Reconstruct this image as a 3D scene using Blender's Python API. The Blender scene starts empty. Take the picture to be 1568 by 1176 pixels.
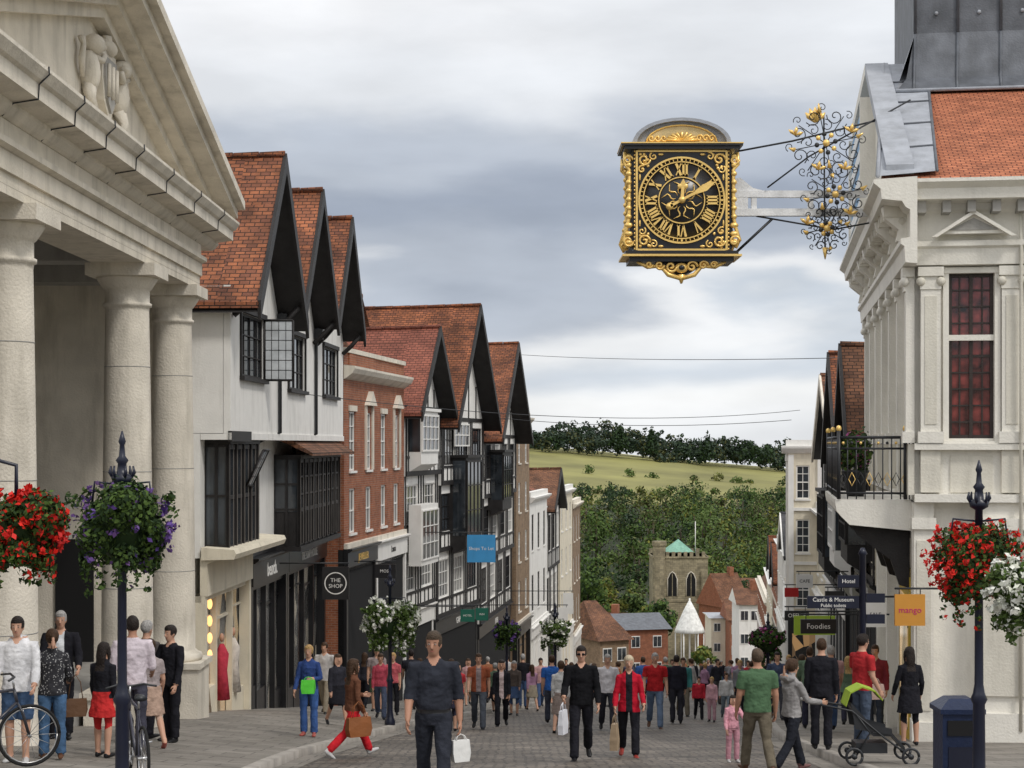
import bpy, math, random
import numpy as np
from mathutils import Vector, Matrix, noise as mnoise
R=random.Random(11); NR=np.random.RandomState(5)
sc=bpy.context.scene
FP=2600.0
def bx(px,d): return (px-784)/FP*d      # bearing -> metres right of the camera axis
def bz(py,d): return (680-py)/FP*d      # elevation -> metres above camera height
# ---------------------------------------------------------------- materials
MATS={}
def nn(nt,t,**k):
    n=nt.nodes.new(t)
    for a,b in k.items(): setattr(n,a,b)
    return n
def M(name,col,rough=.8,var=.18,scale=2.5,bump=.15,bscale=25,metal=0,kind=None,col2=None,mortar=None,size=None,spec=.3,emit=0,grime=.25,leaf=False):
    if name in MATS: return MATS[name]
    m=bpy.data.materials.new(name); m.use_nodes=True; nt=m.node_tree; L=nt.links
    b=nt.nodes['Principled BSDF']; b.inputs['Roughness'].default_value=rough; b.inputs['Metallic'].default_value=metal
    b.inputs['Specular IOR Level'].default_value=spec
    tc=nn(nt,'ShaderNodeTexCoord')
    c=tuple(col)+(1,)
    heights=[]
    if kind in('brick','tile','setts','ashlar','slab'):
        br=nn(nt,'ShaderNodeTexBrick'); br.offset=.5
        w,h,ms={'brick':(.225,.078,.009),'tile':(.24,.13,.012),'setts':(.3,.15,.012),'ashlar':(1.1,.42,.006),'slab':(.7,.5,.01)}[kind] if size is None else size
        br.inputs['Scale'].default_value=1; br.inputs['Brick Width'].default_value=w; br.inputs['Row Height'].default_value=h; br.inputs['Mortar Size'].default_value=ms
        br.inputs['Color1'].default_value=c; br.inputs['Color2'].default_value=tuple(col2 or [x*.7 for x in col])+(1,)
        br.inputs['Mortar'].default_value=tuple(mortar or [x*.45 for x in col])+(1,)
        br.inputs['Bias'].default_value=-.1
        if kind=='setts': # hand-laid: courses wander a little
            wn=nn(nt,'ShaderNodeTexNoise'); wn.inputs['Scale'].default_value=1.2; wn.inputs['Detail'].default_value=2; L.new(tc.outputs['UV'],wn.inputs['Vector'])
            ws=nn(nt,'ShaderNodeVectorMath',operation='MULTIPLY_ADD'); ws.inputs[1].default_value=(.22,.22,0); L.new(wn.outputs['Color'],ws.inputs[0]); L.new(tc.outputs['UV'],ws.inputs[2]); L.new(ws.outputs[0],br.inputs['Vector'])
        else: L.new(tc.outputs['UV'],br.inputs['Vector'])
        base=br.outputs['Color']
        if kind=='tile':
            sp=nn(nt,'ShaderNodeSeparateXYZ'); L.new(tc.outputs['UV'],sp.inputs[0])
            mo=nn(nt,'ShaderNodeMath',operation='DIVIDE'); mo.inputs[1].default_value=h; L.new(sp.outputs[1],mo.inputs[0])
            fr=nn(nt,'ShaderNodeMath',operation='FRACT'); L.new(mo.outputs[0],fr.inputs[0]); heights.append((fr.outputs[0],-.03))
        heights.append((br.outputs['Fac'],-.02))
    else:
        rg=nn(nt,'ShaderNodeRGB'); rg.outputs[0].default_value=c; base=rg.outputs[0]
    if leaf:
        ge=nn(nt,'ShaderNodeNewGeometry'); mx=nn(nt,'ShaderNodeMix',data_type='RGBA')
        L.new(ge.outputs['Random Per Island'],mx.inputs['Factor']); L.new(base,mx.inputs[6]); mx.inputs[7].default_value=tuple(col2)+(1,); base=mx.outputs[2]
    elif var>0:
        ns=nn(nt,'ShaderNodeTexNoise'); ns.inputs['Scale'].default_value=scale; ns.inputs['Detail'].default_value=4
        L.new(tc.outputs['Object'],ns.inputs['Vector'])
        rp=nn(nt,'ShaderNodeMapRange'); rp.inputs['From Min'].default_value=.3; rp.inputs['From Max'].default_value=.7
        rp.inputs['To Min'].default_value=1-var; rp.inputs['To Max'].default_value=1+var; L.new(ns.outputs['Fac'],rp.inputs['Value'])
        hs=nn(nt,'ShaderNodeVectorMath',operation='SCALE'); L.new(base,hs.inputs[0]); L.new(rp.outputs[0],hs.inputs['Scale']); base=hs.outputs[0]
    if grime>0:
        mp=nn(nt,'ShaderNodeMapping'); mp.inputs['Scale'].default_value=(2.2,2.2,.35); L.new(tc.outputs['Object'],mp.inputs['Vector'])
        n2=nn(nt,'ShaderNodeTexNoise'); n2.inputs['Scale'].default_value=1.3; n2.inputs['Detail'].default_value=6; n2.inputs['Roughness'].default_value=.65; L.new(mp.outputs[0],n2.inputs['Vector'])
        r2=nn(nt,'ShaderNodeMapRange'); r2.inputs['From Min'].default_value=.5; r2.inputs['From Max'].default_value=.78; r2.inputs['To Min'].default_value=0; r2.inputs['To Max'].default_value=grime*1.6
        L.new(n2.outputs['Fac'],r2.inputs['Value'])
        mx=nn(nt,'ShaderNodeMix',data_type='RGBA'); L.new(r2.outputs[0],mx.inputs['Factor']); L.new(base,mx.inputs[6])
        mx.inputs[7].default_value=(col[0]*.38+.01,col[1]*.37+.01,col[2]*.34+.008,1); base=mx.outputs[2]
    L.new(base,b.inputs['Base Color'])
    if bump>0:
        n3=nn(nt,'ShaderNodeTexNoise'); n3.inputs['Scale'].default_value=bscale; n3.inputs['Detail'].default_value=3; L.new(tc.outputs['Object'],n3.inputs['Vector'])
        last=None
        heights.append((n3.outputs['Fac'],bump*.06))
        for src,k in heights:
            mu=nn(nt,'ShaderNodeMath',operation='MULTIPLY'); mu.inputs[1].default_value=k; L.new(src,mu.inputs[0])
            if last is None: last=mu.outputs[0]
            else:
                ad=nn(nt,'ShaderNodeMath',operation='ADD'); L.new(last,ad.inputs[0]); L.new(mu.outputs[0],ad.inputs[1]); last=ad.outputs[0]
        bp=nn(nt,'ShaderNodeBump'); bp.inputs['Strength'].default_value=.8; bp.inputs['Distance'].default_value=1; L.new(last,bp.inputs['Height']); L.new(bp.outputs[0],b.inputs['Normal'])
    if emit>0:
        b.inputs['Emission Color'].default_value=c; b.inputs['Emission Strength'].default_value=emit
    MATS[name]=m; return m
def shopmat(name,ca,cb,emit=.25,scale=2.0):
    """opaque shop pane: goods pattern, interior light put in as colour and glow"""
    if name in MATS: return MATS[name]
    m=bpy.data.materials.new(name); m.use_nodes=True; nt=m.node_tree; L=nt.links; b=nt.nodes['Principled BSDF']
    tc=nn(nt,'ShaderNodeTexCoord'); mp=nn(nt,'ShaderNodeMapping'); mp.inputs['Scale'].default_value=(scale*1.2,scale*1.2,scale*.7); L.new(tc.outputs['Object'],mp.inputs[0])
    v=nn(nt,'ShaderNodeTexVoronoi'); v.inputs['Scale'].default_value=1.2; L.new(mp.outputs[0],v.inputs['Vector'])
    s=nn(nt,'ShaderNodeSeparateColor'); L.new(v.outputs['Color'],s.inputs[0])
    r=nn(nt,'ShaderNodeValToRGB'); e=r.color_ramp.elements; e[0].position=.3; e[0].color=(.012,.012,.012,1); e[1].position=1; e[1].color=tuple(cb)+(1,)
    q=e.new(.65); q.color=tuple(ca)+(1,)
    L.new(s.outputs[0],r.inputs[0]); L.new(r.outputs[0],b.inputs['Base Color']); b.inputs['Roughness'].default_value=.07
    L.new(r.outputs[0],b.inputs['Emission Color']); b.inputs['Emission Strength'].default_value=emit
    MATS[name]=m; return m
# palette
WHITE=M('white_render',(.80,.79,.76),grime=.22,var=.04,bump=.12)
CREAM=M('cream_paint',(.72,.66,.53),grime=.25,var=.06)
STONE=M('portland_stone',(.70,.645,.55),kind='ashlar',col2=(.66,.61,.51),mortar=(.54,.49,.41),grime=.3,var=.1,bump=.2)
STONEP=M('weathered_stone',(.70,.65,.56),grime=.34,var=.12,bump=.25,scale=1.6)
STONED=M('shaded_dark_stone',(.36,.35,.33),grime=.3,var=.08)  # shade inside the portico put into a greyer stone colour; also joints, insets
BLACKT=M('black_timber',(.022,.02,.02),rough=.55,grime=0,var=.3)
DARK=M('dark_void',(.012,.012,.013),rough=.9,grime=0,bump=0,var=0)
BLKP=M('black_paint',(.015,.015,.017),rough=.3,grime=0,bump=.02,spec=.5)
GLASS=M('window_glass',(.035,.042,.05),rough=.06,var=.7,scale=.9,grime=0,bump=.01,bscale=3,spec=.8)
CURT=M('window_net_curtain',(.24,.24,.235),rough=.12,var=.5,scale=1.1,grime=0,bump=0,spec=.7)
RCURT=M('red_curtain_glass',(.16,.032,.028),rough=.10,var=.95,scale=4,grime=0,bump=.01,bscale=3,spec=.8)
WPAINT=M('white_joinery',(.80,.79,.76),rough=.45,grime=.1,var=.05,bump=.03,spec=.4)
TILE=M('clay_tiles',(.31,.11,.05),kind='tile',col2=(.14,.055,.035),mortar=(.04,.022,.016),grime=.6,var=.5,scale=.9,bump=.3)
TILE2=M('brown_clay_tiles',(.24,.11,.06),kind='tile',col2=(.12,.06,.04),mortar=(.035,.022,.017),grime=.5,var=.4,scale=.9,bump=.3)
TILE3=M('red_clay_tiles',(.30,.105,.07),kind='tile',col2=(.2,.07,.05),mortar=(.07,.03,.022),grime=.3,var=.25,scale=.9,bump=.3)
TILEG=M('guildhall_tiles',(.50,.18,.09),kind='tile',size=(.17,.10,.010),col2=(.36,.12,.06),mortar=(.13,.04,.025),grime=.2,var=.2,bump=.3)
BRICK=M('red_brick',(.34,.115,.055),kind='brick',col2=(.24,.075,.04),mortar=(.32,.21,.15),grime=.25,var=.2)
BRICKB=M('brown_brick',(.30,.2,.125),kind='brick',col2=(.23,.145,.09),mortar=(.3,.25,.18),grime=.3)
LEAD=M('lead_sheet',(.13,.14,.16),rough=.55,grime=.3,var=.25,metal=.1)
LEADL=M('pale_lead',(.36,.38,.42),rough=.5,grime=.3,var=.15)
SLATE=M('slate',(.10,.10,.11),kind='tile',grime=.3)
GOLD=M('gilding',(.95,.64,.20),rough=.3,metal=.4,var=.12,grime=0,bump=.05,spec=.7)
IRON=M('wrought_iron',(.02,.022,.026),rough=.45,grime=0,bump=0,spec=.5,var=.1)
NAVY=M('navy_post_paint',(.008,.011,.028),rough=.35,grime=0,bump=.02,spec=.5)
SETT=M('granite_setts',(.215,.185,.155),kind='setts',size=(.30,.17,.022),col2=(.10,.088,.078),mortar=(.05,.046,.042),grime=.5,var=.4,scale=.7,bump=.7,bscale=12,rough=.62)
SLAB=M('paving_slabs',(.25,.23,.205),kind='slab',col2=(.19,.175,.155),mortar=(.10,.092,.085),grime=.45,var=.2,scale=.8,bump=.2)
KERB=M('granite_kerb',(.34,.315,.285),grime=.3,var=.2)
FLINT=M('church_stone',(.33,.285,.19),kind='ashlar',size=(.8,.35,.02),col2=(.22,.19,.13),mortar=(.16,.14,.1),grime=.35,var=.3,scale=.8)
COPPER=M('green_copper',(.22,.42,.33),grime=.2)
LAMPG=M('lit_display',(1,.55,.2),emit=1.6,grime=0,bump=0,var=.5,scale=3)
SHOPW=shopmat('shop_window_warm',(.12,.08,.05),(.55,.32,.14),.4)
SHOPC=shopmat('shop_window_cool',(.05,.052,.055),(.45,.40,.32),.25,1.8)
SHOPY=shopmat('shop_window_cream',(.45,.33,.18),(.8,.55,.3),.4,1.4)
# ---------------------------------------------------------------- builder
class Fr:
    def __init__(s,p0,p1,side='L'):
        d=Vector((p1[0]-p0[0],p1[1]-p0[1])); s.L=d.length; d/=s.L; s.ox,s.oy=p0; s.ux,s.uy=d
        k=1 if side=='L' else -1; s.nx,s.ny=d.y*k,-d.x*k; s.side=side
    def __call__(s,u,n,z): return (s.ox+u*s.ux+n*s.nx, s.oy+u*s.uy+n*s.ny, z)
    def xy(s,u,n): return s(u,n,0)[:2]
def tube_geo(pts,rad,seg=8,ref=None,caps=True):
    P=[Vector(p) for p in pts]; V=[];F=[]; n=len(P)
    side=None
    for i in range(n):
        t=(P[min(i+1,n-1)]-P[max(i-1,0)])
        if t.length<1e-9: t=Vector((0,0,1))
        t.normalize()
        if ref is not None: a=Vector(ref)-t*t.dot(Vector(ref))
        elif side is not None: a=side-t*t.dot(side)
        else:
            a=Vector((0,0,1)).cross(t)
            if a.length<.05: a=Vector((1,0,0))-t*t.x
        if a.length<1e-6: a=t.orthogonal()
        a.normalize(); side=a; b=t.cross(a)
        r=rad[i] if isinstance(rad,(list,tuple)) else rad
        ra,rb=r if isinstance(r,tuple) else (r,r)
        for k in range(seg):
            th=2*math.pi*k/seg; V.append(tuple(P[i]+a*(ra*math.cos(th))+b*(rb*math.sin(th))))
    for i in range(n-1):
        for k in range(seg):
            k2=(k+1)%seg; F.append((i*seg+k,i*seg+k2,(i+1)*seg+k2,(i+1)*seg+k))
    if caps: F.append(tuple(range(seg))[::-1]); F.append(tuple((n-1)*seg+k for k in range(seg)))
    return V,F
def ell_geo(c,r,seg=12,rings=8):
    V=[];F=[]
    for i in range(1,rings):
        ph=math.pi*i/rings
        for k in range(seg):
            th=2*math.pi*k/seg; V.append((c[0]+r[0]*math.sin(ph)*math.cos(th),c[1]+r[1]*math.sin(ph)*math.sin(th),c[2]+r[2]*math.cos(ph)))
    for i in range(rings-2):
        for k in range(seg):
            k2=(k+1)%seg; F.append((i*seg+k,(i+1)*seg+k,(i+1)*seg+k2,i*seg+k2))
    t=len(V); V.append((c[0],c[1],c[2]+r[2])); V.append((c[0],c[1],c[2]-r[2]))
    for k in range(seg):
        k2=(k+1)%seg; F.append((t,k,k2)); F.append((t+1,(rings-2)*seg+k2,(rings-2)*seg+k))
    return V,F
_tc={}
def text_geo(s,size,ext=.01):
    key=(s,size,ext)
    if key in _tc: return _tc[key]
    cu=bpy.data.curves.new('t','FONT'); cu.body=s; cu.size=size; cu.extrude=ext; cu.align_x='CENTER'; cu.align_y='CENTER'; cu.resolution_u=2
    ob=bpy.data.objects.new('t',cu); sc.collection.objects.link(ob); dg=bpy.context.evaluated_depsgraph_get()
    me=bpy.data.meshes.new_from_object(ob.evaluated_get(dg))
    V=[tuple(v.co) for v in me.vertices]; F=[tuple(p.vertices) for p in me.polygons]
    bpy.data.objects.remove(ob); bpy.data.curves.remove(cu); bpy.data.meshes.remove(me); _tc[key]=(V,F); return V,F
class Obj:
    def __init__(s,name,fr=None): s.name=name; s.P={}; s.cur='body'; s.fr=fr
    def part(s,n): s.cur=n; return s
    def raw(s,V,F,mat,smooth=False):
        p=s.P.setdefault(s.cur,dict(v=[],f=[],m=[],s=[],mats=[])); o=len(p['v']); p['v']+=V
        if mat not in p['mats']: p['mats'].append(mat)
        mi=p['mats'].index(mat)
        for f in F: p['f'].append(tuple(i+o for i in f)); p['m'].append(mi); p['s'].append(smooth)
    def add(s,V,F,mat,smooth=False):
        if s.fr: V=[s.fr(*v) for v in V]
        s.raw(list(V),F,mat,smooth)
    def box(s,a0,a1,b0,b1,c0,c1,mat):
        V=[(a,b,c) for c in(c0,c1) for b in(b0,b1) for a in(a0,a1)]
        s.add(V,[(0,2,3,1),(4,5,7,6),(0,1,5,4),(2,6,7,3),(0,4,6,2),(1,3,7,5)],mat)
    def quad(s,*p,mat): s.add(list(p),[tuple(range(len(p)))],mat)
    def prism(s,prof,b0,b1,mat):   # profile in (a,c), extruded along b
        n=len(prof); V=[(a,b0,c) for a,c in prof]+[(a,b1,c) for a,c in prof]
        s.add(V,[tuple(range(n)),tuple(range(2*n-1,n-1,-1))]+[(i,(i+1)%n,(i+1)%n+n,i+n) for i in range(n)],mat)
    def prismb(s,prof,a0,a1,mat):  # profile in (b,c), extruded along a
        n=len(prof); V=[(a0,b,c) for b,c in prof]+[(a1,b,c) for b,c in prof]
        s.add(V,[tuple(range(n)),tuple(range(2*n-1,n-1,-1))]+[(i,(i+1)%n,(i+1)%n+n,i+n) for i in range(n)],mat)
    def tube(s,pts,rad,mat,seg=8,ref=None):
        V,F=tube_geo(pts,rad,seg,ref); s.add(V,F,mat,True)
    def ell(s,c,r,mat,seg=12,rings=8):
        V,F=ell_geo(c,r,seg,rings); s.add(V,F,mat,True)
    def lathe(s,cx,cy,prof,mat,seg=24,smooth=True):
        V=[];F=[];n=len(prof)
        for r,z in prof:
            for k in range(seg): t=2*math.pi*k/seg; V.append((cx+r*math.cos(t),cy+r*math.sin(t),z))
        for i in range(n-1):
            for k in range(seg): k2=(k+1)%seg; F.append((i*seg+k,i*seg+k2,(i+1)*seg+k2,(i+1)*seg+k))
        F.append(tuple(range(seg))[::-1]); F.append(tuple((n-1)*seg+k for k in range(seg)))
        s.add(V,F,mat,smooth)
    def text(s,t,size,u,n,z,mat,sgn=1,ext=.008):   # lettering lying in the (a,c) plane
        V,F=text_geo(t,size,ext); s.add([(u+sgn*x,n+w,z+y) for x,y,w in V],F,mat)
    def finish(s,uv=True,recalc=False):
        allv=np.concatenate([np.array(p['v'],dtype=float) for p in s.P.values()]); mn=allv.min(0); mx=allv.max(0)
        loc=np.array([(mn[0]+mx[0])/2,(mn[1]+mx[1])/2,mn[2]]); obs=[]
        for pn,p in s.P.items():
            V=np.array(p['v'],dtype=float); me=bpy.data.meshes.new(s.name+'_'+pn); me.from_pydata((V-loc).tolist(),[],p['f'])
            for m in p['mats']: me.materials.append(m)
            me.polygons.foreach_set('material_index',p['m']); me.polygons.foreach_set('use_smooth',p['s'])
            if uv:
                ul=me.uv_layers.new(name='UVMap'); me.update(); out=np.zeros(len(me.loops)*2)
                for po in me.polygons:
                    nx,ny,nz=po.normal; h=math.hypot(nx,ny)
                    if h<.2: t=(1,0,0); b=(0,1,0)
                    else:
                        if (ny>0 and abs(ny)>abs(nx)) or (abs(nx)>=abs(ny) and nx<0): nx,ny,nz=-nx,-ny,-nz
                        t=(-ny/h,nx/h,0); b=(ny*0-nz*t[1],nz*t[0]-0,nx*t[1]-ny*t[0])
                        if b[2]<0: b=(-b[0],-b[1],-b[2])
                    for l in range(po.loop_start,po.loop_start+po.loop_total):
                        q=V[me.loops[l].vertex_index]; out[2*l]=q[0]*t[0]+q[1]*t[1]; out[2*l+1]=q[0]*b[0]+q[1]*b[1]+q[2]*b[2]
                ul.data.foreach_set('uv',out)
            me.update(); ob=bpy.data.objects.new(s.name if len(s.P)==1 else pn,me); sc.collection.objects.link(ob); obs.append(ob)
        if len(obs)==1: obs[0].location=loc; return obs[0]
        e=bpy.data.objects.new(s.name,None); sc.collection.objects.link(e); e.location=loc
        for o in obs: o.parent=e
        return e
# ---------------------------------------------------------------- terrain
TY=[-300,-60,0,200,300,380,460,560,700,760,1000,1100,1500,4000]
TZ=[8,6.4,-1.45,-27.61,-39,-42,-41,-33,-25.5,-22.5,-4,-1,-18,-60]
def sm(a,b,x): t=max(0,min(1,(x-a)/(b-a))); return t*t*(3-2*t)
def tz(x,y):
    z=float(np.interp(y,TY,TZ))
    if y>560: z-=.085*max(-60,min(500,(x-10)))*sm(560,1000,y)
    if y>250: z+=1.5*mnoise.noise(Vector((x/90,y/90,0)))*sm(250,400,y)
    return z
KL=([-60,10,20,26,42,63,90,130,200,300],[-3.0,-3.1,-3.3,-3.44,-2.32,1.1,4,8.0,15,26])
KR=([-60,10,17,34,63,102,142,200,300],[4.0,4.1,4.35,5.3,9,14,18.5,24.5,36])
kl=lambda y: float(np.interp(y,*KL)); kr=lambda y: float(np.interp(y,*KR))
def gz(x,y):
    b=tz(x,y); f=1-sm(38,60,y)
    if x<kl(y): return b+.12+.26*min(1,(kl(y)-x)/3.5)*f
    if x>kr(y): return b+.12
    return b
def grid(name,ys,rowf,mat,extra=None):
    o=Obj(name); rows=[rowf(y) for y in ys]; n=len(rows[0]); V=[p for r in rows for p in r]
    F=[(i*n+k,i*n+k+1,(i+1)*n+k+1,(i+1)*n+k) for i in range(len(ys)-1) for k in range(n-1)]
    o.add(V,F,mat,True); return o
GRASS=M('hill_grass',(.215,.205,.07),var=.38,scale=.02,grime=.0,bump=.0)
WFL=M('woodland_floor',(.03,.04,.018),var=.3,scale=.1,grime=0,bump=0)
xs=sorted(set([-3000,-1500,-700,-400]+list(range(-300,520,20))+[600,900,1500,3000]))
ys=sorted(set([-300,-60,0,200,4000,2500,1800,1500,1300]+list(range(220,1220,20))))
grid('ground',ys,lambda y:[(x,y,tz(x,y)-.05) for x in xs],GRASS).finish()
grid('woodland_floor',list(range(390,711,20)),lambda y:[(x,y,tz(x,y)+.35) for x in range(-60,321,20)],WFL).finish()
ysr=list(range(-60,0,6))+list(range(0,300,3))
grid('cobbled_road',ysr,lambda y:[(kl(y)+(kr(y)-kl(y))*t,y,tz(0,y)) for t in(0,.25,.5,.75,1)],SETT).finish()
def pavL(y):
    k=kl(y)
    return [(k,y,tz(0,y)-.04),(k,y,tz(0,y)+.12)]+[(k-w,y,gz(k-w-1e-4,y)) for w in(.14,.9,1.8,2.7,3.5,9,16)]
def pavR(y):
    k=kr(y)
    return [(k,y,tz(0,y)-.04),(k,y,tz(0,y)+.12)]+[(k+w,y,tz(0,y)+.12) for w in(.14,1.5,3,6,14)]
for f,s in((pavL,-1),(pavR,1)):
    grid('pavement',ysr,f,SLAB).finish()
    kk=(kl if s<0 else kr)
    grid('kerb',ysr,lambda y:[(kk(y)-s*.004,y,tz(0,y)-.04),(kk(y)-s*.004,y,tz(0,y)+.124),(kk(y)+s*.15,y,gz(kk(y)+s*.15,y)+.006)],KERB).finish()
    grid('gutter_stones',ysr,lambda y:[(kk(y)-s*.01,y,tz(0,y)+.005),(kk(y)-s*.36,y,tz(0,y)+.005)],SLAB).finish()
# ---------------------------------------------------------------- people
SKIN=M('skin',(.52,.30,.21),rough=.55,var=.08,grime=0,bump=0); SKIN2=M('tanned_skin',(.40,.21,.14),rough=.55,var=.08,grime=0,bump=0)
LIP=M('lips',(.35,.12,.10),rough=.5,grime=0,bump=0,var=0); EYE=M('eye_dark',(.015,.01,.01),rough=.2,grime=0,bump=0,var=0); EYW=M('eye_white',(.5,.47,.44),rough=.3,grime=0,bump=0,var=0)
def cloth(c): 
    return M('cloth_%02d_%02d_%02d'%tuple(int(x*99) for x in c),c,rough=.9,var=.22,scale=7,bump=.35,bscale=14,grime=0,spec=.15)
def hairm(c): return M('hair_%02d_%02d_%02d'%tuple(int(x*99) for x in c),c,rough=.6,var=.3,scale=30,bump=.4,bscale=60,grime=0)
BLK=(.012,.012,.014);JEAN=(.06,.1,.2);BRN=(.05,.025,.012);BLD=(.42,.27,.11);GRY=(.35,.34,.33);DKB=(.018,.012,.01)
def dots():
    n='spotted_cloth'
    if n in MATS: return MATS[n]
    m=bpy.data.materials.new(n); m.use_nodes=True; nt=m.node_tree; L=nt.links; b=nt.nodes['Principled BSDF']; tc=nn(nt,'ShaderNodeTexCoord'); v=nn(nt,'ShaderNodeTexVoronoi'); v.inputs['Scale'].default_value=34; L.new(tc.outputs['Object'],v.inputs['Vector'])
    r=nn(nt,'ShaderNodeValToRGB'); r.color_ramp.elements[0].position=.2; r.color_ramp.elements[0].color=(.4,.4,.4,1); r.color_ramp.elements[1].position=.32; r.color_ramp.elements[1].color=(.02,.02,.025,1); L.new(v.outputs['Distance'],r.inputs[0]); L.new(r.outputs[0],b.inputs['Base Color']); b.inputs['Roughness'].default_value=.9
    MATS[n]=m; return m
def person(name,px,d,h=1.75,face=0,top=(.1,.1,.1),bot=BLK,hair=BRN,shoe=BLK,sleeve='long',shorts=False,skirt=0,longhair=False,female=False,
           legs=((8,5),(-8,12)),arms=((5,8,15),(-5,8,15)),near=True,open_shirt=None,hem=None,glasses=False,skin=None,lean=0,head=0,hood=False,armin=(0,0),heavy=1.0,pony=False,belt=False,topmat=None):
    S=h/1.75; fm=female
    V=[];F=[]
    def addg(g):
        o=len(V); V.extend(g[0]); F.extend([tuple(i+o for i in f) for f in g[1]])
    segs=[]
    def seg(a,b,ra,rb,lab): segs.append((np.array(a),np.array(b),ra,rb,lab))
    hw=.09 if not fm else .095; sw=.19 if not fm else .16; W=heavy
    ank=[];jl=[]
    for s,(a,k) in zip((-1,1),legs):
        a=math.radians(a);k=math.radians(k)
        hp=Vector((s*hw,0,.92)); kn=hp+.43*Vector((s*.02,math.sin(a),-math.cos(a))); an=kn+.41*Vector((0,math.sin(a-k),-math.cos(a-k)))
        jl.append((hp,kn,an,a-k)); ank.append(an.z)
    zoff=.085-min(ank)
    up=Vector((0,0,zoff))
    for s,(hp,kn,an,sh) in zip((-1,1),jl):
        hp,kn,an=hp+up,kn+up,an+up
        tr=0 if (shorts or skirt) else .012
        addg(tube_geo([hp+Vector((0,0,.04)),hp.lerp(kn,.25),hp.lerp(kn,.65),kn,kn.lerp(an,.3),kn.lerp(an,.7),an],[.088*W,.092*W,.073+tr,.056+tr,.058+tr*1.3,.045+tr*2.2,.038+tr*2.6],10,ref=(1,0,0)))
        if shorts: addg(tube_geo([hp,hp.lerp(kn,.5),hp.lerp(kn,.93)],[.105,.102,.095],10,ref=(1,0,0)))
        pit=max(-.9,min(.5,sh))*.9 if an.z-.085>.03 or abs(sh)>.3 else 0
        if an.z<.1: pit=max(-.15,min(.3,pit))
        fd=Vector((s*.15,math.cos(pit),math.sin(pit) if pit<0 else math.sin(pit)*.6)).normalized(); dn=Vector((0,fd.z,-fd.y))
        hl=an+dn*.045-fd*.055; toe=hl+fd*.25
        addg(tube_geo([hl+dn*(-.005),hl+fd*.04,hl+fd*.13,toe-fd*.05,toe],[(.028,.034),(.036,.042),(.042,.036),(.045,.028),(.03,.018)],10,ref=(1,0,0)))
        addg(tube_geo([an+Vector((0,0,.03)),an+dn*.03],[.042,.045],8,ref=(1,0,0)))
        seg(hp,kn,.09,.06,'thigh');seg(kn,an,.06,.045,'calf');seg(an+dn*.05-fd*.04,toe,.045,.03,'foot')
    lt=math.tan(math.radians(lean))
    def tp(x,y,z): return Vector((x,y+(z-.95)*lt,z))+up
    if not fm: tr=[(.84,.12,.10),(.90,.165,.118),(.97,.168,.12),(1.05,.158,.113),(1.14,.158,.112),(1.26,.178,.122),(1.36,.19,.115),(1.42,.172,.095),(1.465,.10,.07),(1.50,.062,.06)]
    else: tr=[(.84,.13,.10),(.90,.172,.122),(.96,.172,.125),(1.04,.142,.105),(1.12,.132,.098),(1.22,.152,.118),(1.30,.16,.128),(1.37,.162,.1),(1.42,.14,.08),(1.455,.085,.062),(1.49,.052,.052)]
    addg(tube_geo([tp(0,0,z) for z,_,_ in tr],[(a*W,b*W) for _,a,b in tr],16,ref=(1,0,0)))
    seg(tp(0,0,.9),tp(0,0,1.38),.15*W,.15*W,'torso')
    seg(tp(0,0,1.46),tp(0,.01,1.53),.055,.05,'neck')
    hemz=hem if hem is not None else (1.0 if belt else .90)
    q=[(hemz-.002,.178,.13),(hemz+.05,.18,.132),(max(hemz+.1,1.06),.168 if not fm else .152,.124 if not fm else .112),(1.2,.172 if not fm else .152,.12),(1.3,.185 if not fm else .162,.125)]
    if belt: q=[(1.0,.168,.12),(1.04,.176,.128),(1.12,.17,.122),(1.2,.174,.122),(1.3,.187,.126)]
    if hemz<.8: q[0]=(hemz,.20,.15)
    addg(tube_geo([tp(0,0,z) for z,_,_ in q],[(a*W,b*W) for _,a,b in q],16,ref=(1,0,0)))
    if skirt:
        addg(tube_geo([tp(0,0,1.0),tp(0,0,.85),tp(0,.0,skirt)],[(.15,.115),(.19,.15),(.235,.2)],16,ref=(1,0,0))); seg(tp(0,0,.95),tp(0,0,skirt),.16,.22,'skirt')
    if not hood and not longhair: addg(tube_geo([tp(0,-.005,1.455),tp(0,0,1.495)],[(.078,.07),(.066,.064)],12,ref=(1,0,0)))
    hands=[]
    for s,(sw_,ab,fl),ai in zip((-1,1),arms,armin):
        sg=math.radians(sw_);ab=math.radians(ab);fl=math.radians(fl)
        shd=tp(s*sw*W,0,1.405 if not fm else 1.375); el=shd+.29*Vector((s*math.sin(ab),math.sin(sg)*math.cos(ab),-math.cos(sg)*math.cos(ab)))
        fd=Vector((s*math.sin(ab)*.35-s*math.sin(math.radians(ai)),math.sin(sg+fl),-math.cos(sg+fl))).normalized(); wr=el+.25*fd; he=wr+.095*fd
        k=1 if not fm else .86; sl=.012 if sleeve!='short' else 0
        addg(tube_geo([tp(s*.12,0,1.40 if not fm else 1.375),shd,shd.lerp(el,.3),el,el.lerp(wr,.3),wr],[.06*k,.064*k+sl*.5,.054*k+sl,.043*k+sl,.044*k+(sl if sleeve=='long' else 0),.03*k+(sl*1.3 if sleeve=='long' else 0)],10))
        if sleeve=='short': addg(tube_geo([shd,shd.lerp(el,.3),shd.lerp(el,.68)],[.068*k,.066*k,.065*k],10))
        if sleeve=='roll': addg(tube_geo([el-fd*.02,el+fd*.04],[.06,.058],10))
        inn=Vector((-s,0,0)); inn=(inn-fd*fd.dot(inn)).normalized(); lat=fd.cross(inn)
        if lat.y<0: lat=-lat
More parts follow.
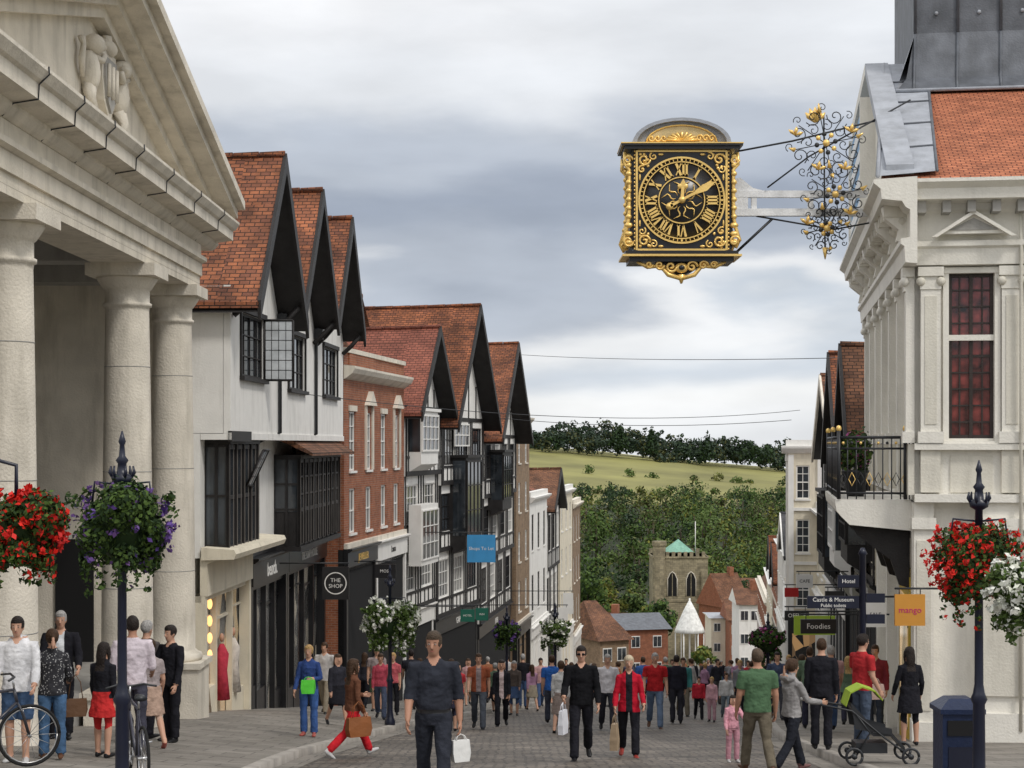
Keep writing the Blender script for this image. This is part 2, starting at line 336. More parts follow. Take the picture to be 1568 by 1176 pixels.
        addg(tube_geo([wr-fd*.02,wr+fd*.03,wr+fd*.07,he],[(.024,.02),(.036,.02),(.042,.018),(.038,.015)],10,ref=tuple(lat)))
        seg(shd,el,.06,.045,'uarm');seg(el,wr,.045,.03,'farm');seg(wr+fd*.012,he,.034,.034,'hand'); hands.append((wr,he,fd,inn,lat,s))
    hc=tp(0,.02,1.628 if not fm else 1.61); hr=math.radians(head)
    HR=[(-.117,.026,.028,.042),(-.1,.042,.046,.032),(-.065,.056,.07,.014),(-.02,.067,.086,.004),(.02,.072,.092,0),(.06,.073,.094,-.004),(.09,.06,.078,-.006),(.115,.028,.038,-.008)]
    Rz=Matrix.Rotation(hr,3,'Z')
    hg=lambda g: addg(([tuple(Rz@Vector(v)+hc) for v in g[0]],g[1]))
    addg(tube_geo([tp(0,-.005,1.44),tp(0,.005,1.55),hc+Vector((0,0,-.04))],[(.06,.058),(.052,.055),(.05,.055)] if not fm else [(.05,.05),(.044,.048),(.045,.05)],10,ref=(1,0,0)))
    hg(tube_geo([Vector((0,cy,z)) for z,_,_,cy in HR],[(a,b) for _,a,b,_ in HR],14,ref=(1,0,0)))
    hg(tube_geo([(0,.085,.015),(0,.1,-.015),(0,.107,-.03),(0,.09,-.042)],[.009,.012,.016,.01],8))
    for s in(-1,1): hg(ell_geo((s*.074,-.005,-.01),(.01,.02,.03),8,6))
    hcen=Vector((0,-.018,.034)); hrad=(.083,.1,.1); hc2=Vector((0,.014,.068)); hr2=(.07,.083,.066)
    if longhair or fm: hrad=(.09,.104,.104); hr2=(.077,.082,.064)
    if hair is not None: hg(ell_geo(hcen,hrad,16,10)); hg(ell_geo(hc2,hr2,14,8))
    if longhair:
        hg(tube_geo([(0,-.06,.0),(0,-.085,-.1),(0,-.08,-.2),(0,-.08,-.27)],[(.085,.06),(.085,.045),(.075,.035),(.04,.02)],12,ref=(1,0,0)))
        for s in(-1,1): hg(tube_geo([(s*.078,.01,.05),(s*.084,.02,-.05),(s*.082,.01,-.16)],[(.02,.04),(.02,.04),(.012,.025)],8,ref=(1,0,0)))
    if pony: hg(tube_geo([(0,-.1,.04),(0,-.14,.02),(0,-.15,-.08),(0,-.135,-.17)],[.03,.03,.03,.015],8))
    if hood:
        addg(tube_geo([tp(-.1,-.03,1.45),tp(-.07,-.11,1.46),tp(.07,-.11,1.46),tp(.1,-.03,1.45)],[.04,.06,.06,.04],8))
    me=bpy.data.meshes.new('r'); me.from_pydata([tuple(v) for v in V],[],F); ob=bpy.data.objects.new('r',me); sc.collection.objects.link(ob)
    md=ob.modifiers.new('r','REMESH'); md.mode='VOXEL'; md.voxel_size=.0125 if near else .022
    if near:
        m2=ob.modifiers.new('s','SMOOTH'); m2.factor=.5; m2.iterations=2
    dg=bpy.context.evaluated_depsgraph_get(); rm=bpy.data.meshes.new_from_object(ob.evaluated_get(dg)); bpy.data.objects.remove(ob)
    nv=len(rm.vertices); co=np.zeros(nv*3); rm.vertices.foreach_get('co',co); co=co.reshape(-1,3)
    faces=[tuple(p.vertices) for p in rm.polygons]; bpy.data.meshes.remove(rm)
    fc=np.array([co[list(f)].mean(0) for f in faces])
    D=[];T=[]
    for a,b,ra,rb,lab in segs:
        ab_=b-a; t=np.clip(((fc-a)@ab_)/(ab_@ab_),0,1); q=a+t[:,None]*ab_; D.append(np.linalg.norm(fc-q,axis=1)-(ra+(rb-ra)*t)); T.append(t)
    D=np.array(D);T=np.array(T); am=D.argmin(0); tt=T[am,np.arange(len(fc))]
    hl=(fc-np.array(hc)); Ri=np.array(Rz.inverted()); hl=hl@Ri.T
    mats=[topmat or cloth(top),cloth(bot),skin or SKIN,hairm(hair or BRN),M('shoe_%d'%int(shoe[0]*99),shoe,rough=.4,grime=0,bump=.05),cloth(open_shirt or (.5,.5,.5)),LIP,EYE,EYW,BLKP]
    mi=np.zeros(len(fc),int); zz=fc[:,2]-up.z
    hf=np.minimum(np.sqrt((((hl-np.array(hcen))/np.array(hrad))**2).sum(1)),np.sqrt((((hl-np.array(hc2))/np.array(hr2))**2).sum(1)))
    for i in range(len(fc)):
        lab=segs[am[i]][4]; t=tt[i]
        if hl[i,2]>-.125 and abs(hl[i,0])<.12 and abs(hl[i,1])<.16 and zz[i]>1.47:
            k=3 if (hair is not None and (hf[i]<1.05 or hl[i,2]>.078)) and not (hl[i,1]>.05 and hl[i,2]<.052) else 2
            if longhair and (hl[i,1]<-.02 or (abs(hl[i,0])>.07 and hl[i,1]<.04)): k=3
            if pony and hl[i,1]<-.1: k=3
            if hood and hl[i,2]<-.08 and hl[i,1]<0.02: k=0
        elif lab=='torso':
            k=0 if zz[i]>hemz else 1
            if belt and .965<zz[i]<1.0: k=9
            if open_shirt and abs(fc[i,0])<.055 and fc[i,1]>.02 and zz[i]>hemz: k=5
            if skirt and zz[i]<hemz: k=1
            if zz[i]>1.43 and fc[i,1]>.03 and abs(fc[i,0])<.06-(1.49-zz[i])*.7: k=2
            if longhair and hl[i,2]>-.28 and hl[i,1]<-.095 and abs(hl[i,0])<.08: k=3
            if zz[i]>1.49: k=2
        elif lab=='neck': k=2 if zz[i]>1.49 or (fc[i,1]>.03 and abs(fc[i,0])<.03) else 0
        elif lab=='uarm': k=0 if (sleeve in('long','roll') or (sleeve=='short' and t<.68)) else 2
        elif lab=='farm': k=0 if (sleeve=='long' or (sleeve=='roll' and t<.2)) else 2
        elif lab=='hand': k=2
        elif lab=='skirt': k=1
        elif lab=='thigh': 
            k=1 if (not(shorts or skirt) or (shorts and t<.93) or (skirt and zz[i]>skirt-.01)) else 2
            if zz[i]>hemz and not belt: k=0
        elif lab=='calf': k=1 if not(shorts or skirt) else (1 if (skirt and zz[i]>skirt-.005) else 2)
        else: k=4 if fc[i,2]<.115 or not (shorts or skirt) else 2
        if longhair and k==0 and hl[i,1]<-.1 and hl[i,2]>-.3 and abs(hl[i,0])<.075: k=3
        mi[i]=k
    if near:
        vm=np.full(nv,-1); 
        for f,k in zip(faces,mi):
            for v in f: vm[v]=max(vm[v],0 if k in(0,1,5) else 9)
        sd=R.random()*50
        for v in range(nv):
            if vm[v]==0:
                p=co[v]; a=mnoise.noise(Vector((p[0]*11,p[1]*11,p[2]*9+sd)))*.012+mnoise.noise(Vector((p[0]*22,p[1]*22,p[2]*34+sd)))*.006
                c=np.array([p[0],p[1],0]); l=np.linalg.norm(c); 
                if l>.01: co[v]=p+c/l*a
    VV=co.tolist(); FF=faces; MI=mi.tolist()
    def ex(g,k,xf=None):
        o=len(VV); VV.extend([tuple(xf(Vector(v))) if xf else tuple(v) for v in g[0]]); FF.extend([tuple(i+o for i in f) for f in g[1]]); MI.extend([k]*len(g[1]))
    hx=lambda v: Rz@v+hc
    if near:
        for wr,he,fd,inn,lat,s in hands:
            for j,(o_,ln) in enumerate(((.03,.068),(.011,.08),(-.009,.076),(-.028,.06))):
                b=he+lat*o_-fd*.015; m1=b+fd*(ln*.45)+inn*.008; m2=m1+(fd*.8+inn*.6).normalized()*ln*.35; m3=m2+(fd*.5+inn*.85).normalized()*ln*.25
                ex(tube_geo([b,m1,m2,m3],[.0098,.0092,.0085,.006],7),2)
            b=wr+fd*.03+lat*.025; m1=b+lat*.028+fd*.025+inn*.01; m2=m1+fd*.03+lat*.004+inn*.012
            ex(tube_geo([b,m1,m2],[.013,.011,.007],7),2)
        for s in(-1,1):
            ex(ell_geo((s*.030,.0845,.006),(.012,.005,.0055),8,6),8,hx); ex(ell_geo((s*.030,.0885,.006),(.0055,.0025,.005),8,6),7,hx)
            if hair is not None: ex(tube_geo([(s*.016,.091,.022),(s*.031,.09,.0265),(s*.044,.081,.022)],[.002,.0028,.0016],6),3,hx)
        ex(tube_geo([(-.022,.081,-.063),(0,.088,-.061),(.022,.081,-.063)],[.002,.0045,.002],6),6,hx)
        if glasses:
            for s in(-1,1): ex(ell_geo((s*.032,.097,.006),(.024,.005,.018),10,6),7,hx)
            ex(tube_geo([(-.078,0,.012),(-.06,.09,.012),(.06,.09,.012),(.078,0,.012)],.004,6),7,hx)
    X=bx(px,d); Z=gz(X,d)
    fa=math.radians(face)
    me=bpy.data.meshes.new(name); me.from_pydata(VV,[],FF)
    for m in mats: me.materials.append(m)
    me.polygons.foreach_set('material_index',MI); me.polygons.foreach_set('use_smooth',[True]*len(FF)); me.update()
    ob=bpy.data.objects.new(name,me); sc.collection.objects.link(ob); ob.location=(X,d,Z+.003); ob.scale=(S,S,S); ob.rotation_euler=(0,0,-fa)
    mw=Matrix.Translation((X,d,Z))@Matrix.Rotation(-fa,4,'Z')@Matrix.Scale(S,4)
    return [mw@(h_[1]+h_[2]*.03) for h_ in hands], mw
def bag(name,pos,w,h,t,col,strap=.25,rot=0):
    o=Obj(name); m=M('bagmat_%02d_%02d_%02d'%tuple(int(c*99) for c in col),col,rough=.55,grime=0,bump=.2,bscale=12)
    c,s=math.cos(rot),math.sin(rot); x,y,z=pos
    def P(a,b,zz): return (x+a*c-b*s,y+a*s+b*c,z+zz)
    prof=[(-w*.42,-strap-h),(w*.42,-strap-h),(w*.5,-strap-h*.6),(w*.46,-strap),(-w*.46,-strap),(-w*.5,-strap-h*.6)]
    n=len(prof); V=[P(a,-t*(.5 if i<3 or i==5 else .3),q) for i,(a,q) in enumerate(prof)]+[P(a,t*(.5 if i<3 or i==5 else .3),q) for i,(a,q) in enumerate(prof)]
    o.add(V,[tuple(range(n)),tuple(range(2*n-1,n-1,-1))]+[(i,(i+1)%n,(i+1)%n+n,i+n) for i in range(n)],m)
    for b in(-t*.25,t*.25):
        o.tube([P(-w*.3,b,-strap),P(-w*.2,b*.5,-strap*.3),P(0,0,0),P(w*.2,b*.5,-strap*.3),P(w*.3,b,-strap)],.006,m,6)
    o.finish(uv=False)
WK=((22,6),(-16,22)); WK2=((-14,24),(22,5)); ST=((2,2),(-2,3)); AW=((-18,6,14),(20,6,22)); AW2=((18,6,22),(-16,6,14)); AS=((3,6,12),(-3,6,16))
# --- left group
person('boy_in_white_hoodie',27,20,1.72,175,(.66,.66,.68),(.05,.09,.17),DKB,(.5,.5,.5),shorts=True,arms=((10,8,40),(10,8,40)),legs=ST,hood=True,hem=.86)
h,_=person('woman_in_spotted_top',80,21,1.62,-20,(.05,.05,.055),(.06,.12,.22),BRN,(.15,.07,.04),sleeve='long',female=True,legs=ST,arms=((5,14,40),(10,14,60)),pony=True,hem=.86,topmat=dots())
bag('brown_handbag',(h[1].x+.1,h[1].y-.1,h[1].z+.1),.3,.22,.1,(.12,.06,.03),.3,rot=.3)
person('man_in_dark_suit',93,25.2,1.9,170,(.015,.015,.02),BLK,GRY,open_shirt=(.6,.62,.65),legs=ST,arms=((10,10,50),(20,10,60)),hem=.84)
person('girl_in_red_skirt',158,22,1.5,20,BLK,(.5,.03,.03),DKB,female=True,skirt=.62,legs=ST,longhair=True)
person('man_in_pale_shirt',203,22.5,1.86,-15,(.62,.55,.60),(.05,.05,.07),DKB,legs=ST,sleeve='roll',arms=((0,10,25),(5,10,60)),skin=SKIN2)
person('man_in_dark_jacket',224,27,1.86,30,(.08,.07,.07),(.03,.03,.04),GRY,legs=ST,arms=AS,hem=.84)
person('woman_in_patterned_skirt',230,25,1.64,-30,(.35,.3,.3),(.4,.28,.22),BRN,(.4,.1,.08),female=True,skirt=.55,sleeve='short',legs=WK,arms=((20,8,60),(0,10,30)))
h,_=person('man_in_black',262,26.5,1.82,215,BLK,BLK,DKB,legs=ST,arms=((8,8,15),(20,8,80)),hem=.84)
h,_=person('blonde_woman_in_blue_jacket',473,31,1.68,185,(.03,.06,.19),(.05,.11,.30),BLD,(.4,.4,.4),female=True,legs=ST,arms=((12,14,85),(5,12,30)),armin=(30,0))
bag('green_shopping_bag',(h[0].x,h[0].y-.12,h[0].z+.06),.26,.24,.12,(.1,.6,.05),.06)
h,_=person('woman_in_red_trousers',540,27,1.66,55,(.14,.06,.035),(.55,.02,.03),BRN,(.5,.03,.03),female=True,legs=((30,6),(-26,24)),arms=((15,10,70),(-5,12,30)),longhair=True,hem=.88)
bag('brown_handbag',(h[1].x-.12,h[1].y-.15,h[1].z+.3),.42,.3,.14,(.25,.09,.03),.25,rot=.6)
person('woman_in_pink_top',583,41,1.63,180,(.5,.08,.12),(.08,.1,.16),BRN,female=True,legs=WK,arms=AS)
person('woman_in_red_top',602,44,1.62,180,(.45,.1,.12),BLK,BLD,female=True,legs=ST,arms=AS,sleeve='short')
person('man_in_green_shorts',577,46,1.75,180,(.3,.25,.25),(.08,.12,.07),BRN,legs=ST,shorts=True,sleeve='short')
h,_=person('man_in_dark_shirt',664,17.4,1.84,178,(.028,.031,.042),(.026,.031,.046),(.06,.04,.025),BLK,legs=((20,6),(-12,18)),arms=((-8,9,22),(6,8,28)),sleeve='roll',heavy=1.03,skin=SKIN2,belt=True,head=-10)
hh=max(h,key=lambda p:p.x); bag('white_paper_bag',hh,.2,.22,.08,(.75,.75,.73),.06,rot=.5)
h,_=person('man_in_orange_jacket',733,39,1.78,180,(.28,.08,.04),(.07,.08,.1),BRN,legs=WK,arms=AW,open_shirt=(.25,.2,.2),sleeve='short')
person('woman_in_black_coat',768,41,1.66,180,BLK,BLK,DKB,female=True,legs=WK2,arms=AS,hem=.75,longhair=True,open_shirt=(.5,.4,.4))
person('man_in_blue_shirt',845,42,1.76,0,(.03,.12,.42),(.06,.07,.1),BRN,legs=WK,arms=AS,sleeve='short')
person('woman_in_white_top',859,37,1.62,10,(.5,.5,.5),(.25,.2,.18),BRN,female=True,legs=WK2,arms=AS,skirt=.5)
h,_=person('man_in_black_sweater',890,26.2,1.80,183,(.008,.008,.01),(.012,.012,.014),DKB,BLK,legs=((-14,26),(20,4)),arms=((5,10,22),(14,10,50)),glasses=True,hem=.87)
hh=max(h,key=lambda p:-p.x); bag('white_carrier_bag',hh,.26,.36,.08,(.72,.73,.78),.12,rot=1.2)
person('man_in_white_shirt',930,38,1.76,178,(.62,.6,.63),(.03,.03,.035),GRY,legs=WK,arms=AS)
h,_=person('woman_in_red_jacket',963,27.2,1.66,182,(.45,.012,.03),BLK,(.5,.42,.3),(.3,.04,.03),female=True,legs=((18,4),(-12,20)),arms=((8,12,45),(4,12,30)),open_shirt=(.02,.02,.02),hem=.80)
hh=min(h,key=lambda p:p.x); bag('tan_shopping_bag',hh,.2,.42,.12,(.4,.3,.2),.15,rot=1.3)
person('man_in_red_shirt',1003,39.5,1.80,180,(.42,.02,.025),(.12,.17,.26),GRY,(.1,.05,.03),legs=WK,arms=((-5,9,25),(8,9,35)),sleeve='short',heavy=1.08)
person('man_in_dark_top',1036,43,1.72,0,(.02,.02,.03),(.03,.03,.04),DKB,legs=ST,arms=AS)
person('man_in_teal_top',1046,49,1.74,180,(.05,.2,.2),(.15,.13,.1),BRN,legs=WK,arms=AS,near=False)
person('child_in_red',1070,46,1.2,180,(.5,.03,.05),BLK,DKB,legs=WK,arms=AS,near=False)
person('child_in_pink',1090,44,1.18,200,(.6,.35,.4),(.5,.3,.35),BLD,female=True,legs=ST,near=False)
person('child_in_white',1112,47,1.3,180,(.6,.6,.6),(.2,.25,.3),BRN,legs=WK,near=False)
person('woman_in_grey',1133,50,1.64,180,(.2,.2,.22),BLK,BLD,female=True,legs=ST,near=False)
person('girl_in_pink_top',1122,25.5,1.02,165,(.62,.30,.36),(.5,.25,.3),DKB,(.5,.3,.3),female=True,legs=ST,arms=((40,14,90),(5,10,20)),longhair=True)
person('man_in_green_shirt',1160,22.8,1.72,-8,(.075,.14,.075),(.13,.11,.08),(.09,.06,.04),(.1,.07,.05),legs=WK,arms=((5,8,18),(-5,8,20)),sleeve='short',heavy=1.1,skin=SKIN2)
h,mw=person('woman_in_grey_hoodie',1212,23.2,1.60,60,(.30,.29,.29),(.02,.022,.03),BRN,(.2,.1,.1),female=True,legs=WK,arms=((30,8,50),(30,8,50)),hood=True,pony=True,hem=.88)
GH=h
person('man_in_black_jacket',1258,27,1.76,10,(.015,.015,.017),BLK,BRN,legs=ST,arms=AS,hem=.84)
h,_=person('man_in_red_tshirt',1320,27.5,1.84,60,(.42,.03,.035),(.06,.08,.12),DKB,legs=ST,arms=((10,12,60),(0,10,30)),sleeve='short')
bag('woven_handbag',(h[0].x+.05,h[0].y-.1,h[0].z+.05),.34,.24,.14,(.4,.28,.24),.12,rot=.2)
h,_=person('woman_in_black_dress',1393,28.5,1.66,-5,BLK,BLK,DKB,BLK,female=True,legs=ST,arms=((5,14,25),(0,12,30)),skirt=.58,longhair=True,hem=.95)
person('man_in_blue_jacket',1190,42,1.72,180,(.06,.08,.14),(.05,.05,.06),DKB,legs=WK,arms=AS)
person('woman_in_tan_coat',1228,40,1.66,0,(.3,.2,.13),BLK,BRN,female=True,legs=WK2,arms=AS,hem=.7)
person('man_in_burgundy_top',1340,33,1.74,200,(.2,.03,.04),(.04,.05,.07),BRN,legs=ST,arms=AS)
cols=[(.45,.04,.05),(.5,.48,.47),(.04,.1,.3),(.02,.02,.02),(.35,.2,.3),(.12,.18,.12),(.5,.3,.3),(.25,.25,.27),(.06,.06,.1),(.3,.12,.06),(.03,.03,.04),(.1,.08,.07)]
bots=[BLK,JEAN,(.1,.1,.1),(.3,.26,.2),(.03,.03,.05)]
crowd=[(690,38),(703,44),(757,52),(787,50),(800,58),(815,55),(830,60),(842,66),(873,60),(912,55),(948,60),(985,58),(1018,62),(1030,70),(1058,60),(1078,66),(1098,64),(1102,80),(1118,72),(1128,62),(1062,90),(1080,100),(1048,84),(1091,118),(1107,105),(1120,92),(1136,85),(1070,130),(960,80),(1000,86),(905,74),(880,70),(1150,58),(1165,52),(1178,62),(515,36),(497,42),(560,50),(630,50),(645,56),(1020,96),(1040,110),(1085,78),(1205,47),(1243,36),(1275,34),(1300,39),(715,57),(1146,70),(1158,80),(1170,74),(865,78),(1110,125),(1125,140),(1095,150),(745,62),(775,66)]
for i,(px,d) in enumerate(crowd):
    f=R.random()<.5
    person('woman_walking' if f else 'man_walking',px+R.uniform(-3,3),d,R.uniform(1.55,1.7) if f else R.uniform(1.68,1.86),R.choice((0,180,170,190,10,-15,150,60,-70)),R.choice(cols),R.choice(bots),R.choice((BRN,DKB,BLD,GRY,BRN)),
      female=f,legs=R.choice((WK,WK2,ST)),arms=R.choice((AW,AW2,AS)),near=False,sleeve=R.choice(('long','short','long')),longhair=f and R.random()<.6,hem=R.choice((None,.84)),skirt=(.55 if f and R.random()<.3 else 0),heavy=R.uniform(.95,1.1))
# ---------------------------------------------------------------- building kit
def window(o,u0,u1,z0,z1,n,cols,rows,fm,recess=.09,glass=None,fw=.06,bw=.028):
    g=glass or (CURT if R.random()<.18 else GLASS); b=n-recess
    o.quad((u0,b,z0),(u1,b,z0),(u1,b,z1),(u0,b,z1),mat=g)
    f0,f1=b-.01,b+.045
    o.box(u0,u0+fw,f0,f1,z0,z1,fm);o.box(u1-fw,u1,f0,f1,z0,z1,fm);o.box(u0+fw,u1-fw,f0,f1,z0,z0+fw,fm);o.box(u0+fw,u1-fw,f0,f1,z1-fw,z1,fm)
    for i in range(1,cols): u=u0+(u1-u0)*i/cols; o.box(u-bw/2,u+bw/2,f0,f1-.012,z0+fw,z1-fw,fm)
    for i in range(1,rows):
        z=z0+(z1-z0)*i/rows; w=bw*(1.8 if rows%2==0 and i==rows//2 else 1); o.box(u0+fw,u1-fw,f0,f1-.006,z-w/2,z+w/2,fm)
def wall(o,u0,u1,z0,z1,n,mat,ops=(),th=.16,sill=None):
    us=sorted(set([u0,u1]+[v for q in ops for v in q[:2]])); zs=sorted(set([z0,z1]+[v for q in ops for v in q[2:4]]))
    for i in range(len(us)-1):
        for j in range(len(zs)-1):
            cu=(us[i]+us[i+1])/2; cz=(zs[j]+zs[j+1])/2
            if any(q[0]<cu<q[1] and q[2]<cz<q[3] for q in ops): continue
            o.quad((us[i],n,zs[j]),(us[i+1],n,zs[j]),(us[i+1],n,zs[j+1]),(us[i],n,zs[j+1]),mat=mat)
    for u in(u0,u1): o.quad((u,n,z0),(u,n-th,z0),(u,n-th,z1),(u,n,z1),mat=mat)
    o.quad((u0,n,z0),(u1,n,z0),(u1,n-th,z0),(u0,n-th,z0),mat=mat); o.quad((u0,n,z1),(u1,n,z1),(u1,n-th,z1),(u0,n-th,z1),mat=mat)
    c=o.cur
    for q in ops:
        a,b,e,f=q[:4]; rc=.1
        for P in(((a,n,e),(a,n-rc,e),(a,n-rc,f),(a,n,f)),((b,n,e),(b,n-rc,e),(b,n-rc,f),(b,n,f)),((a,n,e),(b,n,e),(b,n-rc,e),(a,n-rc,e)),((a,n,f),(b,n,f),(b,n-rc,f),(a,n-rc,f))): o.quad(*P,mat=mat)
        o.part('windows'); window(o,a,b,e,f,n,q[4],q[5],q[6],glass=q[7] if len(q)>7 else None)
        if sill: o.box(a-.06,b+.06,n-.05,n+.06,e-.08,e-.004,sill)
        o.part(c)
def gable(o,u0,u1,ze,zr,over,depth,rmat,wmat,barge,n=0,bw=.32,eo=.25,th=.14):
    um=(u0+u1)/2
    o.part('gable_wall'); o.prism([(u0+.06,ze-.02),(u1-.06,ze-.02),(u1-.06,ze+.02),(um+.05,zr-.42),(um-.05,zr-.42),(u0+.06,ze+.02)],n-.15,n-.002,wmat)
    o.part('roof')
    for ua,s in((u0,-1),(u1,1)):
        k=(zr-ze)/(um-ua); ue=ua+s*eo; zz=ze+k*(s*eo)
        N=6; Mx=8
        for i in range(N):
            for j in range(Mx):
                a0,a1=i/N,(i+1)/N; b0,b1=j/Mx,(j+1)/Mx
                def Pq(a,b):
                    sag=-.06*math.sin(math.pi*a)-.05*math.sin(b*9+u0)*math.sin(math.pi*a)
                    return (ue+(um-ue)*a, n+over-(over+depth)*b, zz+(zr-zz)*a+sag-.06*math.sin(math.pi*b)*a)
                o.quad(Pq(a0,b0),Pq(a1,b0),Pq(a1,b1),Pq(a0,b1),mat=rmat)
        o.quad((ue,n+over,zz-th-.1),(um,n+over,zr-th-.12),(um,n-depth,zr-th-.12),(ue,n-depth,zz-th-.1),mat=BLACKT)
        o.quad((ue,n+over,zz-th),(ue,n+over,zz),(ue,n-depth,zz),(ue,n-depth,zz-th),mat=rmat)
        o.prism([(ue,zz+.03),(ue,zz-bw),(um,zr-bw),(um,zr+.05)],n+over-.03,n+over+.05,barge)
    for j in range(12):  # ridge tiles
        b0=n+over-(over+depth)*j/12; b1=n+over-(over+depth)*(j+.96)/12; f=lambda b: zr+.02-.06*math.sin(math.pi*(n+over-b)/(over+depth))
        o.tube([(um,b0,f(b0)),(um,b1,f(b1))],[.1,.085],rmat,6)
def body(o,u0,u1,n,depth,z0,z1,mat): o.part('side_walls'); o.box(u0+.01,u1-.01,n-depth,n-.17,z0,z1,mat)
def chimney(o,u,n,z0,z1,mat=None,w=.7):
    o.part('chimney'); mat=mat or BRICK; o.box(u-w/2,u+w/2,n-w*.6,n+w*.6,z0,z1,mat); o.box(u-w/2-.06,u+w/2+.06,n-w*.6-.06,n+w*.6+.06,z1,z1+.15,mat)
    for k in(-.3,.3):
        v=Vector(o.fr(u,n+k*w*1.0,0)) if o.fr else Vector((u,n+k*w,0)); f=o.fr; o.fr=None; o.lathe(v.x,v.y,[(.12,z1+.15),(.1,z1+.5),(.12,z1+.52)],M('clay_pot',(.4,.16,.08)),10); o.fr=f
def shopfront(o,u0,u1,zt,n,mat,glass,bays=3,fas=.6,fmat=None,txt=None,tmat=None,tsize=.35,door=True):
    fr=o.fr; c=fr.xy(u1,n); zb=tz(*c)-.3; zg0=gz(*fr.xy(u0,n+.3)); zg1=gz(*fr.xy(u1,n+.3))
    o.part('shopfront'); fmat=fmat or mat
    o.box(u0,u1,n-.05,n+.12,zt-fas,zt-.1,fmat); o.prismb([(n-.05,zt-.1),(n+.16,zt-.1),(n+.26,zt-.02),(n+.26,zt+.03),(n-.05,zt+.03)],u0,u1,mat)
    o.quad((u0,n-.22,zb),(u1,n-.22,zb),(u1,n-.22,zt-fas),(u0,n-.22,zt-fas),mat=glass)
    o.box(u0,u1,n-.22,n-.02,zt-fas-.14,zt-fas+.01,mat)
    for i in range(bays+1):
        u=u0+(u1-u0)*i/bays; w=.22 if i in(0,bays) else .09; a=max(u0,u-w/2) if i else u0; b=min(u1,u+w/2) if i<bays else u1
        if i==0: b=u0+w
        if i==bays: a=u1-w
        o.box(a,b,n-.2,n+(.07 if w>.1 else -.05),zb,zt-fas-.002 if w<.1 else zt-fas+.01,mat)
    for i in range(bays):
        a=u0+(u1-u0)*i/bays;b=u0+(u1-u0)*(i+1)/bays
        if door and i==bays//2:
            o.box(a+.06,b-.06,n-.21,n-.14,zt-fas-.75,zt-fas-.68,mat); continue
        g=zg0+(zg1-zg0)*(i+.5)/bays; o.box(a+.045,b-.045,n-.21,n-.07,zb,g+.55,mat)
        o.box(a+.05,b-.05,n-.21,n-.15,zt-fas-.62,zt-fas-.57,mat)
    if txt: o.part('lettering'); o.text(txt,tsize,(u0+u1)/2,n+.122,zt-fas/2-.05,tmat or GOLD,sgn=1 if fr.side=='L' else -1,ext=.015)
# ---------------------------------------------------------------- PORTICO (left)
P=Obj('portico_building')
CY=[19.3,23.4,30.9,35.0]; zb,zt_=-4.44,3.24
P.part('columns')
for y in CY:
    prof=[(.6,zb),(.62,zb+.06),(.6,zb+.14),(.53,zb+.16),(.5,zb+.2)]
    for i in range(13):
        t=i/12; prof.append((.465-.075*t**1.6,zb+.22+(zt_-.95-zb)*t*.985))
    zt2=zt_-.72
    prof+=[(.40,zt2-.04),(.44,zt2-.02),(.44,zt2+.03),(.4,zt2+.05),(.4,zt2+.27),(.43,zt2+.29),(.45,zt2+.32),(.54,zt2+.46),(.56,zt2+.5)]
    P.lathe(-7,y,prof,STONEP,36)
    for z in(-2.6,-.5,1.4): # drum joints
        t=(z-zb-.22)/(zt_-.95-zb); r=.465-.075*max(0,t)**1.6; P.lathe(-7,y,[(r+.002,z-.008),(r+.003,z+.008)],STONED,36)
    P.box(-7.62,-6.38,y-.62,y+.62,zt2+.5,zt_,STONEP)
P.part('pedestals')
for y in CY:
    P.box(-7.64,-6.36,y-.64,y+.64,tz(0,y)-.4,zb-.12,STONEP); P.box(-7.7,-6.3,y-.7,y+.7,zb-.12,zb,STONEP)
class FF_:
    side='L'
    def __call__(s,a,b,c): return (b,a,c)
P.fr=FF_()
P.part('entablature')
y0,y1=17.8,35.62
P.prismb([(-7.5,3.24),(-6.55,3.24),(-6.55,3.52),(-6.50,3.52),(-6.50,3.78),(-6.40,3.82),(-6.40,3.90),(-6.52,3.92),(-6.52,4.18),(-7.5,4.18)],y0,y1,STONE)
P.prismb([(-7.5,4.183),(-6.5,4.183),(-6.44,4.22),(-6.36,4.30),(-6.36,4.36),(-6.04,4.40),(-6.04,4.60),(-5.98,4.63),(-5.90,4.74),(-5.9,4.79),(-7.5,4.8)],y0-1.2,y1+1.15,STONEP)
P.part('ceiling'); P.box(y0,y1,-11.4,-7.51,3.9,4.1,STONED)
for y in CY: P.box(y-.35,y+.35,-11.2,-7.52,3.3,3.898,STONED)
ym=27.15; zA=7.12; zE=4.82
P.part('tympanum'); P.prism([(y0-1,4.75),(y1+1,4.75),(ym,zA-.05)],-7.3,-6.75,STONEP)
P.part('raking_cornice')
for s in(1,-1):
    ye=ym+s*9.75
    for (d0,d1,xf) in((.26,.44,-5.80),(.08,.26,-5.96)): P.prism([(ye,zE+d0),(ye,zE+d1),(ym,zA+d1),(ym,zA+d0)],-7.4,xf,STONEP)
    for (d0,d1,xf) in((-.1,.08,-6.3),(-.30,-.1,-6.52)): P.prism([(ye-s*1.3,zE+d0+.31),(ye-s*1.3,zE+d1+.31),(ym,zA+d1),(ym,zA+d0)],-7.4,xf,STONEP)
P.prism([(ym-9.75,5.2),(ym+9.75,5.2),(ym,zA+.46)],-14,-7.42,LEAD)
P.part('gutter_brackets')
for y in(21.6,23.4,25.2,27.2,29.6,32.2,34.8):
    P.tube([(y,-5.89,4.80),(y,-5.885,4.70),(y+.02,-6.02,4.58),(y+.02,-6.03,4.39),(y+.02,-6.35,4.34),(y+.03,-6.5,4.18)],.011,IRON,6)
P.part('coat_of_arms')
sx,sz=27.75,5.82; X0=-6.74; q_=1.75
